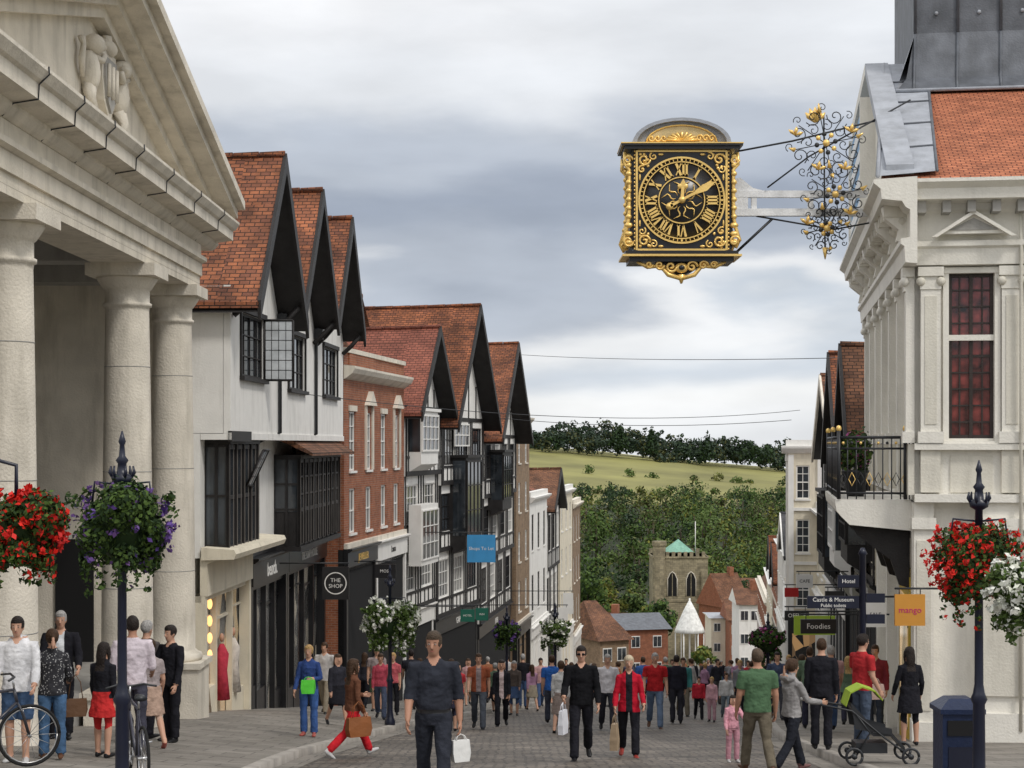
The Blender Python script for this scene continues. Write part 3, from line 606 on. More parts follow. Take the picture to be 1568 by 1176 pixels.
class FA:
    side='L'
    def __call__(s,a,b,c): return (b,sx+(a-sx)*q_,sz+(c-sz)*.95)
P.fr=FA(); k_=.8
sh=[(-.38,.75),(.38,.75),(.42,.2),(.3,-.35),(0,-.72),(-.3,-.35),(-.42,.2)]
P.prism([(sx+a*k_*.85,sz+c*k_) for a,c in sh],X0-.02,X0+.16,STONEP); P.prism([(sx+a*.55,sz+c*.62) for a,c in sh],X0+.16,X0+.2,STONED)
for i in range(3): P.tube([(sx-.15+.15*i,X0+.22,sz+.35),(sx-.15+.15*i,X0+.22,sz-.2)],.035,STONEP,6)
for s in(-1,1):
    P.ell((sx+s*.58,X0+.08,sz+.05),(.14,.18,.36),STONEP); P.ell((sx+s*.54,X0+.14,sz+.52),(.12,.18,.17),STONEP); P.ell((sx+s*.46,X0+.22,sz+.5),(.06,.09,.07),STONEP)
    P.tube([(sx+s*.6,X0+.12,sz+.3),(sx+s*.4,X0+.22,sz+.3),(sx+s*.33,X0+.22,sz+.42)],[.07,.05,.045],STONEP)
    P.tube([(sx+s*.58,X0+.08,sz-.2),(sx+s*.66,X0+.14,sz-.42),(sx+s*.5,X0+.16,sz-.62)],[.12,.08,.06],STONEP)
    P.tube([(sx+s*.74,X0+.05,sz-.1),(sx+s*.88,X0+.1,sz+.15),(sx+s*.82,X0+.1,sz+.4),(sx+s*.9,X0+.1,sz+.5)],[.04,.05,.04,.06],STONEP)
    pts=[(sx+s*(.1+.65*t),X0+.1,sz-.74+.10*math.sin(t*7)) for t in np.linspace(0,1,9)]; P.tube(pts,.07,STONEP)
P.ell((sx,X0+.12,sz+.68),(.2,.16,.14),STONEP); P.tube([(sx,X0+.12,sz+.72),(sx-.05,X0+.14,sz+.88)],[.1,.07],STONEP)
P.fr=None
P.part('inner_walls')
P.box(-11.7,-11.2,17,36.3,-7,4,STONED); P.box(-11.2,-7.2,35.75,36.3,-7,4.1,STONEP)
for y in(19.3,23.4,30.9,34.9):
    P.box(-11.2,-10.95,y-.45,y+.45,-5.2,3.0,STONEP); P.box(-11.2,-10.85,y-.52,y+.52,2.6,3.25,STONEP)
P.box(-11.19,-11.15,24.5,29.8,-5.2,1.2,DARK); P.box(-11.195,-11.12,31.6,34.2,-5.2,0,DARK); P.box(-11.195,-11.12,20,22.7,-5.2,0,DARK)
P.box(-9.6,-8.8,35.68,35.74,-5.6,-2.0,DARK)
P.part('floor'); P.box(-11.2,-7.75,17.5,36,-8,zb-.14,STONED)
P.finish()
# ---------------------------------------------------------------- WHITE GABLED BUILDING
fr=Fr((-6.4,38.6),(-5.57,56)); W=Obj('white_gabled_building',fr); L_=fr.L
W.part('walls')
wn=WPAINT; bt=BLACKT; wN=-.7
wall(W,0,L_,.24,3.62,0,WHITE,[(1.1,3.9,1.6,3.1,4,3,bt),(7.3,9.9,1.5,3.0,4,3,bt),(13.2,16,1.5,3.0,4,3,bt)])
wall(W,0,L_,-2.6,.24,wN,WHITE,[(5.6,6.1,-1.5,-.5,1,2,bt)])
W.box(0,L_,wN+.01,-.005,.10,.238,WHITE); W.box(-.02,L_,-.06,.03,.10,.26,WHITE)
W.box(-.02,2.2,-.05,.04,.06,.30,bt)
W.part('side_walls'); W.box(.01,L_-.01,-7,-.17,.25,3.6,WHITE); W.box(.01,L_-.01,-7,wN-.17,-9,.24,WHITE)
for i in range(3): gable(W,5.8*i,5.8*(i+1),3.62,7.05,.72,7,TILE,WHITE,BLACKT,bw=.42,eo=0 if i else .35)
W.part('window_surrounds')
for a,b,e,f in((1.1,3.9,1.6,3.1),(7.3,9.9,1.5,3.0),(13.2,16,1.5,3.0)):
    W.box(a-.1,b+.1,-.01,.08,f+.0,f+.12,bt); W.box(a-.12,b+.12,-.01,.12,e-.1,e-.003,bt); W.box(a-.09,a-.003,-.01,.05,e,f,bt); W.box(b+.003,b+.09,-.01,.05,e,f,bt)
W.part('rainwater_pipes')
for i in(1,2): W.tube([(5.8*i,.12,3.7),(5.8*i,.1,3.1),(5.8*i,.06,2.9),(5.8*i,.06,.3),(5.8*i,-.6,-.0),(5.8*i,-.64,-2.5)],.05,IRON); W.box(5.8*i-.14,5.8*i+.14,.02,.26,3.1,3.4,IRON)
for i in range(3):
    for u in(.25,5.55): W.tube([(5.8*i+u,.02,2.95),(5.8*i+u,.3,3.2),(5.8*i+u,.6,3.55)],.07,BLACKT)
W.part('open_casement')
def leaded(o,pts,nx,ny,fm,gl):
    a,b,c,d=[Vector(p) for p in pts]; o.quad(*pts,mat=gl)
    for i in range(nx+1):
        t=i/nx; r=.03 if i in(0,nx) else .009; o.tube([tuple(a.lerp(b,t)),tuple(d.lerp(c,t))],r,fm,5)
    for i in range(ny+1):
        t=i/ny; r=.03 if i in(0,ny) else .009; o.tube([tuple(a.lerp(d,t)),tuple(b.lerp(c,t))],r,fm,5)
PGL=M('leaded_glass_sky',(.55,.58,.6),rough=.1,var=.2,grime=.0,bump=.02,spec=.8)
leaded(W,[(3.9,.02,1.6),(4.0,.72,1.6),(4.0,.72,3.1),(3.9,.02,3.1)],4,6,bt,PGL)
W.part('bay_windows')
def bay(o,u0,u1,nw,nf,z0,z1,cols,rows,fm,solid,low=None):
    W_=low if low is not None else z0
    o.box(u0,u1,nw+.002,nf-.12,z0-.12,z1,solid)
    if low: o.box(u0,u1,nf-.121,nf-.02,z0,low,solid)
    window(o,u0+.02,u1-.02,W_,z1-.08,nf,cols,rows,fm,recess=.06,fw=.1,bw=.05,glass=GLASS)
    for u in np.linspace(u0,u1,cols+1): o.box(u-.05,u+.05,nf-.06,nf+.015,z0,z1,fm)
    o.box(u0-.06,u1+.06,nw,nf+.05,z0-.16,z0-.02,fm); o.box(u0-.06,u1+.06,nw,nf+.05,z1-.06,z1+.05,fm)
    for u,s in((u0,-1),(u1,1)):
        uu=u+s*.012; o.quad((uu,nw,W_),(uu,nf-.03,W_),(uu,nf-.03,z1-.08),(uu,nw,z1-.08),mat=GLASS)
        for t in(0,.5,1): q=nw+(nf-nw)*t; o.box(min(u,u+s*.05),max(u,u+s*.05),q-.04,q+.03,z0,z1,fm)
        for t in(0.04,.5,.96): q=W_+(z1-W_)*t; o.box(min(u,u+s*.04),max(u,u+s*.04),nw,nf,q-.03,q+.03,fm)
bay(W,.5,3.9,wN,-.15,-2.45,.06,4,2,BLACKT,BLACKT)
leaded(W,[(2.3,-.1,-1.0),(3.0,-.1,-1.0),(3.0,.3,-.15),(2.3,.3,-.15)],3,4,bt,PGL)
bay(W,9.0,16.4,wN,.02,-2.85,-.35,9,3,BLACKT,BLACKT,low=-1.9)
GREY=M('weathered_oak',(.16,.145,.13),grime=.2)
for i in range(18): u=9.0+7.4*i/17; W.box(u-.045,u+.045,-.01,.05,-2.8,-1.9,BLACKT); W.box(u-.025,u+.025,.051,.056,-2.8,-.4,GREY)
for i in range(9): u=.5+3.4*i/8; W.box(u-.02,u+.02,-.13,-.12,-2.4,0,GREY)
W.part('bay_roof'); W.prismb([(wN+.01,.45),(.45,-.25),(.45,-.33),(wN+.01,.2)],8.6,16.9,TILE2)
fr2=Fr(fr.xy(0,-.65),fr.xy(L_,-.65)); W.fr=fr2
shopfront(W,.0,5.2,-2.62,0,CREAM,SHOPY,3,fas=.85,fmat=CREAM)
W.part('shop_canopy'); W.prismb([(0,-2.64),(.75,-2.62),(.8,-2.5),(.75,-2.4),(0,-2.35)],-.1,6.2,CREAM)
W.part('shop_lamps')
for z in(-3.75,-4.15,-4.55,-4.95): W.ell((1.2,-.1,z),(.12,.06,.13),LAMPG,10,6)
for u,c in((2.6,(.5,.05,.08)),(3.9,(.6,.55,.5)),(.6,(.5,.4,.3))):
    W.part('mannequins'); m_=cloth(c); W.tube([(u,-.12,-6.2),(u,-.12,-5.5),(u,-.12,-5.1),(u,-.12,-4.85)],[.2,.13,.17,.05],m_,10); W.ell((u,-.12,-4.7),(.08,.06,.11),SKIN,8,6)
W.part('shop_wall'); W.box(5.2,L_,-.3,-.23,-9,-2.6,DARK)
shopfront(W,5.25,10.4,-3.0,0,BLKP,SHOPC,4,fas=.7,txt='bench.',tmat=WPAINT,tsize=.55)
shopfront(W,10.45,L_,-3.0,0,BLKP,SHOPC,4,fas=.7,txt='THE SOAP HOUSE',tmat=WPAINT,tsize=.35)
W.box(5.25,L_,-.25,0,-2.96,-2.6,BLKP)
W.fr=fr; W.finish()
# ---------------------------------------------------------------- RED BRICK
fr=Fr((-5.55,56.1),(-4.2,66)); B=Obj('red_brick_building',fr); L_=fr.L
B.part('walls'); ops=[]
for u in(1.2,3.7,6.2,8.5): ops+=[(u-.45,u+.45,-.9,1.1,2,4,WPAINT),(u-.45,u+.45,-3.0,-1.5,2,2,WPAINT)]
wall(B,0,L_,-3.5,3.05,0,BRICK,ops,sill=WPAINT); body(B,0,L_,0,8,-10,3.0,BRICK)
B.part('trim'); B.prismb([(0,2.15),(.1,2.2),(.3,2.35),(.38,2.5),(.38,2.58),(0,2.62)],-.05,L_,STONEP); B.box(-.05,L_,-.3,.08,3.05,3.2,STONEP)
for u in(3.7,8.5): B.prism([(u-.65,1.35),(u+.65,1.35),(u,1.85)],-.01,.18,STONEP); B.box(u-.62,u-.47,-.005,.07,-.9,1.35,STONEP);B.box(u+.47,u+.62,-.005,.07,-.9,1.35,STONEP)
for u in(1.2,6.2): B.box(u-.55,u+.55,-.005,.05,1.11,1.3,STONEP)
B.box(0,L_,-.01,.12,-3.5,-3.3,STONEP)
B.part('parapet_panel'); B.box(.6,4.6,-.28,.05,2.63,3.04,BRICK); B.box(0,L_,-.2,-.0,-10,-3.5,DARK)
shopfront(B,0,4.6,-3.5,.02,BLKP,SHOPC,3,txt='JEWELLER',tmat=GOLD); shopfront(B,4.65,L_,-3.5,.02,WPAINT,SHOPW,3,fas=.7,txt='Laura',tmat=BLKP)
B.part('roof'); B.prism([(0.2,3.0),(L_-.2,3.0),(L_/2,4.2)],-8,-1.5,TILE2); B.finish()
# ---------------------------------------------------------------- timber gabled buildings
def tg(name,p0,p1,side,ze,zr,floors,roof=TILE,over=.7,n=0,depth=9,shop=(BLKP,SHOPC),txt=None,wmat=WHITE,tim=True,zshop=None,ngab=1,fm=BLACKT,barge=None,chim=None,oriel=None):
    fr=Fr(p0,p1,side); o=Obj(name,fr); L=fr.L; zg=tz(*p1); zs=zshop if zshop is not None else tz(*p0)+3.4
    nf=floors; hh=(ze-zs)/nf
    for f in range(nf):
        za=zs+hh*f; zb_=za+hh; nn_=n-.12*(nf-1-f)
        o.part('walls'); nw=max(1,int(L/2.6)); ops=[]
        for i in range(nw):
            c=L*(i+.5)/nw; w=min(1.0,L/nw*.36); ops.append((c-w,c+w,za+hh*.30,zb_-hh*.13,4 if w>.8 else 3,3,fm if R.random()<.5 else WPAINT))
        wall(o,0,L,za,zb_,nn_,wmat,ops)
        if tim:
            o.part('timber_frame')
            for i in range(nw+1): u=min(L-.08,max(.08,L*i/nw)); o.box(u-.08,u+.08,nn_-.01,nn_+.035,za,zb_,BLACKT)
            for i in range(nw):
                a,b=ops[i][0],ops[i][1]
                for u in(a-.07,b+.07): o.box(u-.055,u+.055,nn_-.01,nn_+.03,za,zb_,BLACKT)
                for q in(.33,.66): u=a+(b-a)*q; o.box(u-.05,u+.05,nn_-.01,nn_+.028,za,ops[i][2]-.05,BLACKT)
            o.box(0,L,nn_-.01,nn_+.05,za-.0,za+.2,BLACKT); o.box(0,L,nn_-.012,nn_+.045,ops[0][2]-.12,ops[0][2]-.02,BLACKT)
        else: o.part('bands'); o.box(0,L,nn_-.01,nn_+.07,za,za+.16,STONEP)
    body(o,0,L,n-.3,depth,zg-1,ze-.02,wmat if side=='R' else BRICKB)
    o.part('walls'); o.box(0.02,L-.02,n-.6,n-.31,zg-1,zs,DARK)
    gw=L/ngab
    for i in range(ngab): gable(o,gw*i,gw*(i+1),ze,zr,over,depth,roof,wmat,barge or BLACKT,n=n,bw=.36,eo=.2)
    if tim:
        o.part('timber_frame')
        for i in range(ngab):
            c=gw*(i+.5)
            for q in(-.5,-.2,.2,.5): o.box(c+q*gw*.6-.06,c+q*gw*.6+.06,n-.01,n+.03,ze,ze+(zr-ze)*(1-abs(q)*1.2)-.5,BLACKT)
            o.box(gw*i,gw*(i+1),n-.01,n+.035,ze-.1,ze+.08,BLACKT)
    if oriel:
        o.part('oriel'); a,b,e,f,m_,q=oriel; o.box(a,b,n-.2,n+q,e,f,m_); window(o,a+.05,b-.05,e+.5,f-.12,n+q+.07,4,3,m_,recess=.05,fw=.08,bw=.04,glass=GLASS)
        for t in(a,b): uu=t+(.012 if t==b else -.012); o.quad((uu,n+.02,e+.5),(uu,n+q-.03,e+.5),(uu,n+q-.03,f-.12),(uu,n+.02,f-.12),mat=GLASS)
        o.box(a-.08,b+.08,n-.1,n+q+.12,f,f+.12,m_); o.prismb([(n,e-.3),(n+q,e),(n,e)],a,b,m_)
    shopfront(o,0,L,zs,n-.12*nf,shop[0],shop[1],max(3,int(L/1.8)),fas=.7,txt=txt,tmat=WPAINT if shop[0]==BLKP else BLKP,tsize=.4)
    if chim: chimney(o,chim[0],chim[1],chim[2],chim[3])
    return o
o=tg('timber_framed_house',(-4.15,66.2),(-3.05,72),'L',1.45,4.75,3,roof=TILE3,shop=(WPAINT,SHOPC),txt='PHASE',fm=WPAINT,oriel=(.5,3.4,-.8,1.3,WPAINT,.5)); 
window(o,.55,3.35,-4.6,-2.6,.56,4,3,WPAINT,recess=.05); o.box(.5,3.4,.0,.5,-4.8,-2.4,WPAINT)
o.finish()
o=tg('tall_gabled_house',(-3.0,72.1),(-1.35,80),'L',1.1,6.2,3,roof=TILE,over=.8,txt='GAP',oriel=(2,5,-4.5,-.6,BLACKT,.6)); 
window(o,2.1,4.9,-.1,.9,.1,4,2,WPAINT,recess=.05); o.finish()
tg('gabled_timber_house',(-1.3,80.2),(.2,92),'L',.4,5.1,3,roof=TILE,over=.9,txt='RIVER',shop=(BLKP,SHOPC),oriel=(2,5.5,-3.2,-.4,BLACKT,.6)).finish()
def flat(name,p0,p1,side,zp,floors,wmat,trim,zs=None,winf=WPAINT,depth=9,roof=None,roofz=None,shop=(WPAINT,SHOPC),txt=None,pil=False,wper=2.6,n=0,chim=None):
    fr=Fr(p0,p1,side); o=Obj(name,fr); L=fr.L; zs=zs if zs is not None else tz(*p0)+3.6; hh=(zp-.5-zs)/floors; ops=[]; nw=max(1,int(L/wper))
    for f in range(floors):
        for i in range(nw): c=L*(i+.5)/nw; ops.append((c-.5,c+.5,zs+hh*f+hh*.25,zs+hh*(f+1)-hh*.15,2,4 if hh>2.4 else 2,winf,GLASS))
    o.part('walls'); wall(o,0,L,zs,zp,n,wmat,ops,sill=trim); body(o,0,L,n,depth,tz(*p1)-1,zp-.02,wmat)
    o.part('trim'); o.prismb([(n,zp-.35),(n+.12,zp-.3),(n+.3,zp-.1),(n+.32,zp+.0),(n,zp+.02)],-.03,L+.03,trim); o.box(-.01,L+.01,n-.3,n+.06,zp+.02,zp+.3,trim); o.box(0,L,n-.01,n+.1,zs,zs+.18,trim)
    if pil:
        for i in range(nw+1): u=min(L-.2,max(.2,L*i/nw)); o.box(u-.18,u+.18,n-.01,n+.1,zs+.18,zp-.36,trim); o.box(u-.24,u+.24,n-.01,n+.14,zp-.7,zp-.5,trim)
    if roof:
        o.part('roof'); o.quad((0,n-.3,zp+.05),(L,n-.3,zp+.05),(L,n-depth/2,roofz),(0,n-depth/2,roofz),mat=roof); o.quad((0,n-depth,zp),(L,n-depth,zp),(L,n-depth/2,roofz),(0,n-depth/2,roofz),mat=roof)
        for u in(0.0,L): o.quad((u,n-.3,zp),(u,n-depth,zp),(u,n-depth/2,roofz),mat=wmat)
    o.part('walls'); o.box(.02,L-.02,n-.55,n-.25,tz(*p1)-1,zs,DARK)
    shopfront(o,0,L,zs,n,shop[0],shop[1],max(3,int(L/1.8)),fas=.65,txt=txt,tmat=WPAINT if shop[0]==BLKP else BLKP,tsize=.4)
    if chim: chimney(o,*chim)
    return o
flat('stone_townhouse',(.22,92.2),(1.0,98),'L',1.5,4,BRICKB,STONEP,shop=(BLKP,SHOPC)).finish()
flat('white_townhouse',(1.02,98.2),(2.2,107),'L',-3.1,2,WHITE,WPAINT,roof=TILE,roofz=-.9,winf=BLACKT,chim=(8,-4,-3,.2)).finish()
tg('small_gabled_house',(2.25,107.2),(3.2,115),'L',-4.0,-1.6,2,roof=TILE2,over=.5).finish()
flat('cream_townhouse',(3.25,115.2),(4.4,124),'L',-3.2,3,CREAM,WPAINT,roof=TILE,roofz=-1.5,shop=(WPAINT,SHOPW)).finish()
flat('brown_townhouse',(4.45,124.2),(5.3,132),'L',-4.4,3,BRICKB,STONEP,roof=TILE2,roofz=-2.6).finish()
rb=Obj('tile_roofed_house',Fr((-7.6,68.5),(-6.4,77.6))); rb.part('walls'); rb.box(0,9.1,-10,0,-11,2.5,BRICK); rb.part('roof')
rb.quad((-.3,.6,2.4),(4.5,.6,6.3),(4.5,-10,6.3),(-.3,-10,2.4),mat=TILE2); rb.quad((9.4,.6,2.4),(4.5,.6,6.3),(4.5,-10,6.3),(9.4,-10,2.4),mat=TILE2); rb.tube([(4.5,.6,6.35),(4.5,-10,6.35)],.12,TILE2,6)
rb.part('gable_wall'); rb.prism([(0,2.4),(9.1,2.4),(4.5,6.1)],-.1,.1,WHITE); rb.finish()
# ---------------------------------------------------------------- GUILDHALL (right)
fr=Fr((7.1,30),(9.15,43.4),'R'); G=Obj('guildhall',fr); Lg=fr.L
cor=(7.1,30); far=fr.xy(0,-9); frS=Fr(cor,far,'L')
GW=M('guildhall_paint',(.80,.775,.71),grime=.2,var=.05,rough=.6)
GP=M('guildhall_panel',(.70,.67,.59),grime=.25,var=.06,rough=.6)
G.part('front_wall'); ops=[]
bw_=Lg/6
for i in range(6): c=bw_*(i+.5); ops.append((c-.72,c+.72,.15,3.0,4,6,GW,GLASS))
wall(G,0,Lg,-1.0,3.5,0,GW,ops,th=.2)
G.part('front_pilasters')
for i in range(7):
    u=min(Lg-.16,max(.16,bw_*i)); G.box(u-.17,u+.17,-.01,.14,.1,2.7,GW); G.box(u-.21,u+.21,-.01,.2,.02,.22,GW); G.box(u-.22,u+.22,-.01,.2,2.95,3.12,GW); G.ell((u-.17,.16,2.87),(.09,.08,.09),GW,8,6);G.ell((u+.17,.16,2.87),(.09,.08,.09),GW,8,6); G.box(u-.17,u+.17,-.01,.17,2.7,2.95,GW)
    G.box(u-.17,u+.17,-.01,.1,-.9,-.0,GP)
def cornice(o,a0,a1,m):
    o.prismb([(0,3.12),(.2,3.14),(.22,3.42),(.28,3.46),(.28,3.55),(.12,3.57),(.12,4.05),(.2,4.1),(.26,4.2),(.6,4.24),(.62,4.42),(.74,4.52),(.74,4.58),(0,4.62)],a0,a1,m)
G.part('cornice'); cornice(G,-.74,Lg+.6,GW)
G.part('cornice_consoles')
for i in range(20): u=.1+i*(Lg-.2)/19; G.box(u-.1,u+.1,.1,.52,4.02,4.235,GP); G.ell((u,.2,3.95),(.09,.14,.12),GP,8,6)
for i in range(7): u=min(Lg-.2,max(.2,bw_*i)); G.prismb([(.1,3.56),(.3,3.6),(.26,3.8),(.5,4.0),(.55,4.2),(.1,4.2)],u-.17,u+.17,GW)
G.fr=frS
SASH=M('dark_sash_bars',(.045,.035,.032),rough=.4,grime=0)
G.part('side_wall'); wall(G,0,9,-1.0,3.5,0,GW,[(.6,1.37,.1,3.0,4,10,SASH,RCURT),(2.6,3.4,.1,3.0,4,10,SASH,RCURT),(4.6,5.4,.1,3.0,4,10,SASH,RCURT)],th=.2)
G.part('side_windows_frame')
for c in(.985,3.0,5.0):
    for s in(-1,1): G.box(c+s*.44-.05,c+s*.44+.05,-.01,.08,.05,3.05,GW)
    G.box(c-.39,c+.39,-.1,.03,1.82,1.92,GW); G.box(c-.55,c+.55,-.01,.12,-.06,.05,GW); G.box(c-.5,c+.5,-.01,.1,3.0,3.1,GW)
    G.box(c-.03,c+.03,-.09,-.03,.1,1.82,SASH); G.box(c-.03,c+.03,-.09,-.03,1.92,3.0,SASH)
    G.prism([(c-.62,3.66),(c+.62,3.66),(c,4.02)],.1,.36,GW); G.prism([(c-.42,3.72),(c+.42,3.72),(c,3.93)],.36,.375,STONED)
    G.prism([(c-.72,3.60),(c-.62,3.60),(c,3.99),(c+.62,3.60),(c+.72,3.60),(c,4.06)],.36,.46,GW)
    G.box(c-.36,c+.36,-.01,.03,-.85,-.2,GP)
G.part('side_pilasters')
for u in(.28,1.66,2.2,3.8,4.2): 
    G.box(u-.17,u+.17,-.01,.13,.22,2.72,GW); G.box(u-.1,u+.1,.13,.145,.35,2.6,GP); G.box(u-.22,u+.22,-.01,.18,.02,.22,GW); G.box(u-.22,u+.22,-.01,.19,2.95,3.11,GW); G.box(u-.18,u+.18,-.01,.15,2.72,2.95,GW)
    for s in(-1,1): G.ell((u+s*.17,.14,2.86),(.085,.07,.085),GP,8,6)
    G.box(u-.17,u+.17,-.01,.1,-.85,-.1,GP)
G.part('side_cornice'); cornice(G,.003,9,GW)
for i in range(22): u=.1+i*.42; G.box(u-.07,u+.07,.1,.5,4.02,4.235,STONED)
G.box(0,9,-.01,.16,-.1,.01,GW); G.box(0,9,-.01,.2,-1.02,-.88,GW)
G.part('drainpipe'); G.tube([(1.78,.25,4.2),(1.8,.25,3.4),(1.8,.2,-5)],.03,GP)
G.part('ground_floor'); 
zg=-6.2
G.box(0,.34,-.4,.02,zg,-1.03,GW); G.box(-.04,.38,-.42,.08,-1.5,-1.3,GW);G.box(-.04,.38,-.42,.08,zg,-4.9,GW); G.box(.05,.29,.02,.04,-4.7,-1.7,GP)
G.box(.35,1.1,-.6,-.5,zg,-1.03,SHOPC); G.box(.7,.76,-.5,-.42,zg,-1.03,BLKP); G.box(.34,1.1,-.5,-.3,-2.0,-1.04,BLKP); G.box(.36,1.1,-.52,-.4,-3.2,-3.1,BLKP)
G.box(1.1,9,-.4,.1,zg,-1.03,GW); G.box(1.15,1.9,.1,.16,-4.4,-1.6,GP); G.box(1.06,9,-.38,.2,zg,-4.7,GW); G.box(1.06,9,-.38,.22,-1.5,-1.3,GW)
G.fr=fr
G.part('core'); G.box(.25,Lg-.05,-9,-.25,-8.5,4.5,GW)
G.part('ground_floor_front')
shopfront(G,.3,Lg,-1.7,-.3,BLKP,SHOPC,7,fas=.6,fmat=GW,txt='GUILDHALL',tmat=BLKP)
for u in(.1,3.4,6.8,10.2): G.box(u,u+.3,-.3,.02,-8.4,-1.03,GW)
G.part('roof')
ur=6.5; zr=8.1
G.quad((-.55,.6,4.6),(-.55,-9,4.6),(ur,-9,zr),(ur,.0,zr),mat=TILEG); G.quad((ur,0,zr),(ur,-9,zr),(12.2,-9,zr-.2),(12.2,0,zr-.2),mat=LEADL); G.quad((Lg+.4,.5,4.6),(Lg+.4,-9,4.6),(12.2,-9,zr-.2),(12.2,.0,zr-.2),mat=TILEG)
G.part('lead_verge'); A0=Vector((-.58,.66,4.66));A1=Vector((-.45,-.36,4.75));B0=Vector((ur,.1,zr+.05));B1=Vector((ur,-.78,zr+.04))
G.quad(tuple(A0),tuple(A1),tuple(B1),tuple(B0),mat=LEADL)
for t in(.2,.4,.6,.8): G.tube([tuple(A0.lerp(B0,t)+Vector((0,0,.01))),tuple(A1.lerp(B1,t)+Vector((0,0,.01)))],.022,LEAD,5)
G.tube([tuple(A1),tuple(B1)],.03,LEAD,5); G.tube([tuple(A0),tuple(B0)],.04,LEADL,6)
G.part('front_gable'); G.prism([(.5,4.62),(12.6,4.62),(12.2,zr-.25),(ur,zr-.1),(.5,5.0)],-.1,.3,GW)
G.prism([(-.3,4.9),(-.3,4.66),(ur,zr-.15),(ur,zr+.08)],.02,.5,LEADL); G.prism([(ur,zr+.08),(ur,zr-.15),(12.3,zr-.35),(12.3,zr-.1)],.02,.5,GW); G.box(12.1,12.6,.0,.5,4.62,zr-.1,GW)
BLU=M('blue_shutter',(.10,.28,.5),rough=.4,grime=.1)
G.box(6.2,6.4,.3,.62,4.8,7.4,GW); G.box(11.5,11.7,.3,.62,4.8,7.4,GW)
for i in range(9): G.box(6.4,11.5,.3,.55+.03*(i%2),4.8+.28*i,5.07+.28*i,BLU if i%2==0 else WPAINT)
G.part('cupola_base'); cu0,cu1,cn0,cn1=5.3,11.2,-.45,-5.6
G.box(cu0,cu1,cn1,cn0,7.4,13,LEAD)
sk=[(cu0-.9,cn0+.45,7.12),(cu0-.9,cn1-.5,7.12),(cu0-.35,cn1-.2,7.5),(cu0-.35,cn0+.2,7.5)]
G.quad(*sk,mat=LEAD); G.quad(sk[3],sk[2],(cu0,cn1,8.5),(cu0,cn0,8.5),mat=LEAD)
G.quad((cu0-.9,cn0+.45,7.12),(cu1+.5,cn0+.45,7.3),(cu1,cn0,8.5),(cu0,cn0,8.5),mat=LEADL)
for i in range(7): n_=cn0-i*.86; G.tube([(cu0-.03,n_,8.5),(cu0-.03,n_,13)],.035,LEAD,6); G.tube([(cu0-.02,n_,8.5),(cu0-.37,n_+.05,7.5),(cu0-.92,n_+.1,7.13)],.03,LEAD,6)
for i in range(6): n_=cn0-i*.86; [G.ell((cu0-.02,n_-.43,z),(.03,.045,.045),LEADL,6,4) for z in(8.9,9.7,10.5)]
G.tube([(cu0-.92,cn0+.45,7.14),(cu0-.92,cn1-.5,7.14)],.04,LEADL,6)
G.box(cu0-.15,cu1+.15,cn1-.15,cn0+.15,13,13.3,GW)
G.part('balcony'); 
bn=1.35; bu0,bu1=.35,6.2
G.prismb([(.02,-1.55),(bn-.25,-1.45),(bn-.1,-1.3),(bn-.02,-1.2),(bn,-1.08),(bn,-1.0),(.02,-1.0)],bu0,bu1,GW)
for u in(bu0+.3,bu1-.5,(bu0+bu1)/2): G.prismb([(.02,-2.6),(.2,-2.55),(.35,-2.1),(.95,-1.65),(1.05,-1.5),(.02,-1.5)],u,u+.25,BLACKT)
G.part('balcony_railing'); zr0,zr1=-.93,.12
def rail(a,b,N):
    a=Vector(a);b=Vector(b)
    for z in(zr0+.05,zr1-.2,zr1): G.tube([(a.x,a.y,z),(b.x,b.y,z)],.022 if z<zr1 else .03,IRON,6)
    for i in range(N+1):
        q=a.lerp(b,i/N); G.tube([(q.x,q.y,zr0-.06),(q.x,q.y,zr1)],.012,IRON,5)
        if i<N:
            m=a.lerp(b,(i+.5)/N); e=(b-a).normalized()*((b-a).length/N*.38)
            G.tube([tuple(m+e+Vector((0,0,zr0+.3))),tuple(m+Vector((0,0,zr0+.42))),tuple(m-e+Vector((0,0,zr0+.3))),tuple(m+Vector((0,0,zr0+.18))),tuple(m+e+Vector((0,0,zr0+.3)))],.009,IRON if i%2 else GOLD,5)
            G.ell((m.x,m.y,zr1-.1),(.03,.03,.03),GOLD if i%2 else IRON,6,4)
rail((bu0,bn-.06,0),(bu1,bn-.06,0),34); rail((bu0,.05,0),(bu0,bn-.06,0),8)
for u,n_ in((bu0,bn-.06),(bu1,bn-.06),((bu0+bu1)/2,bn-.06),(bu0,.12)):
    G.tube([(u,n_,zr0-.06),(u,n_,zr1+.12)],.035,IRON,8); G.ell((u,n_,zr1+.16),(.05,.05,.06),GOLD,8,6)
G.fr=None; G.finish()
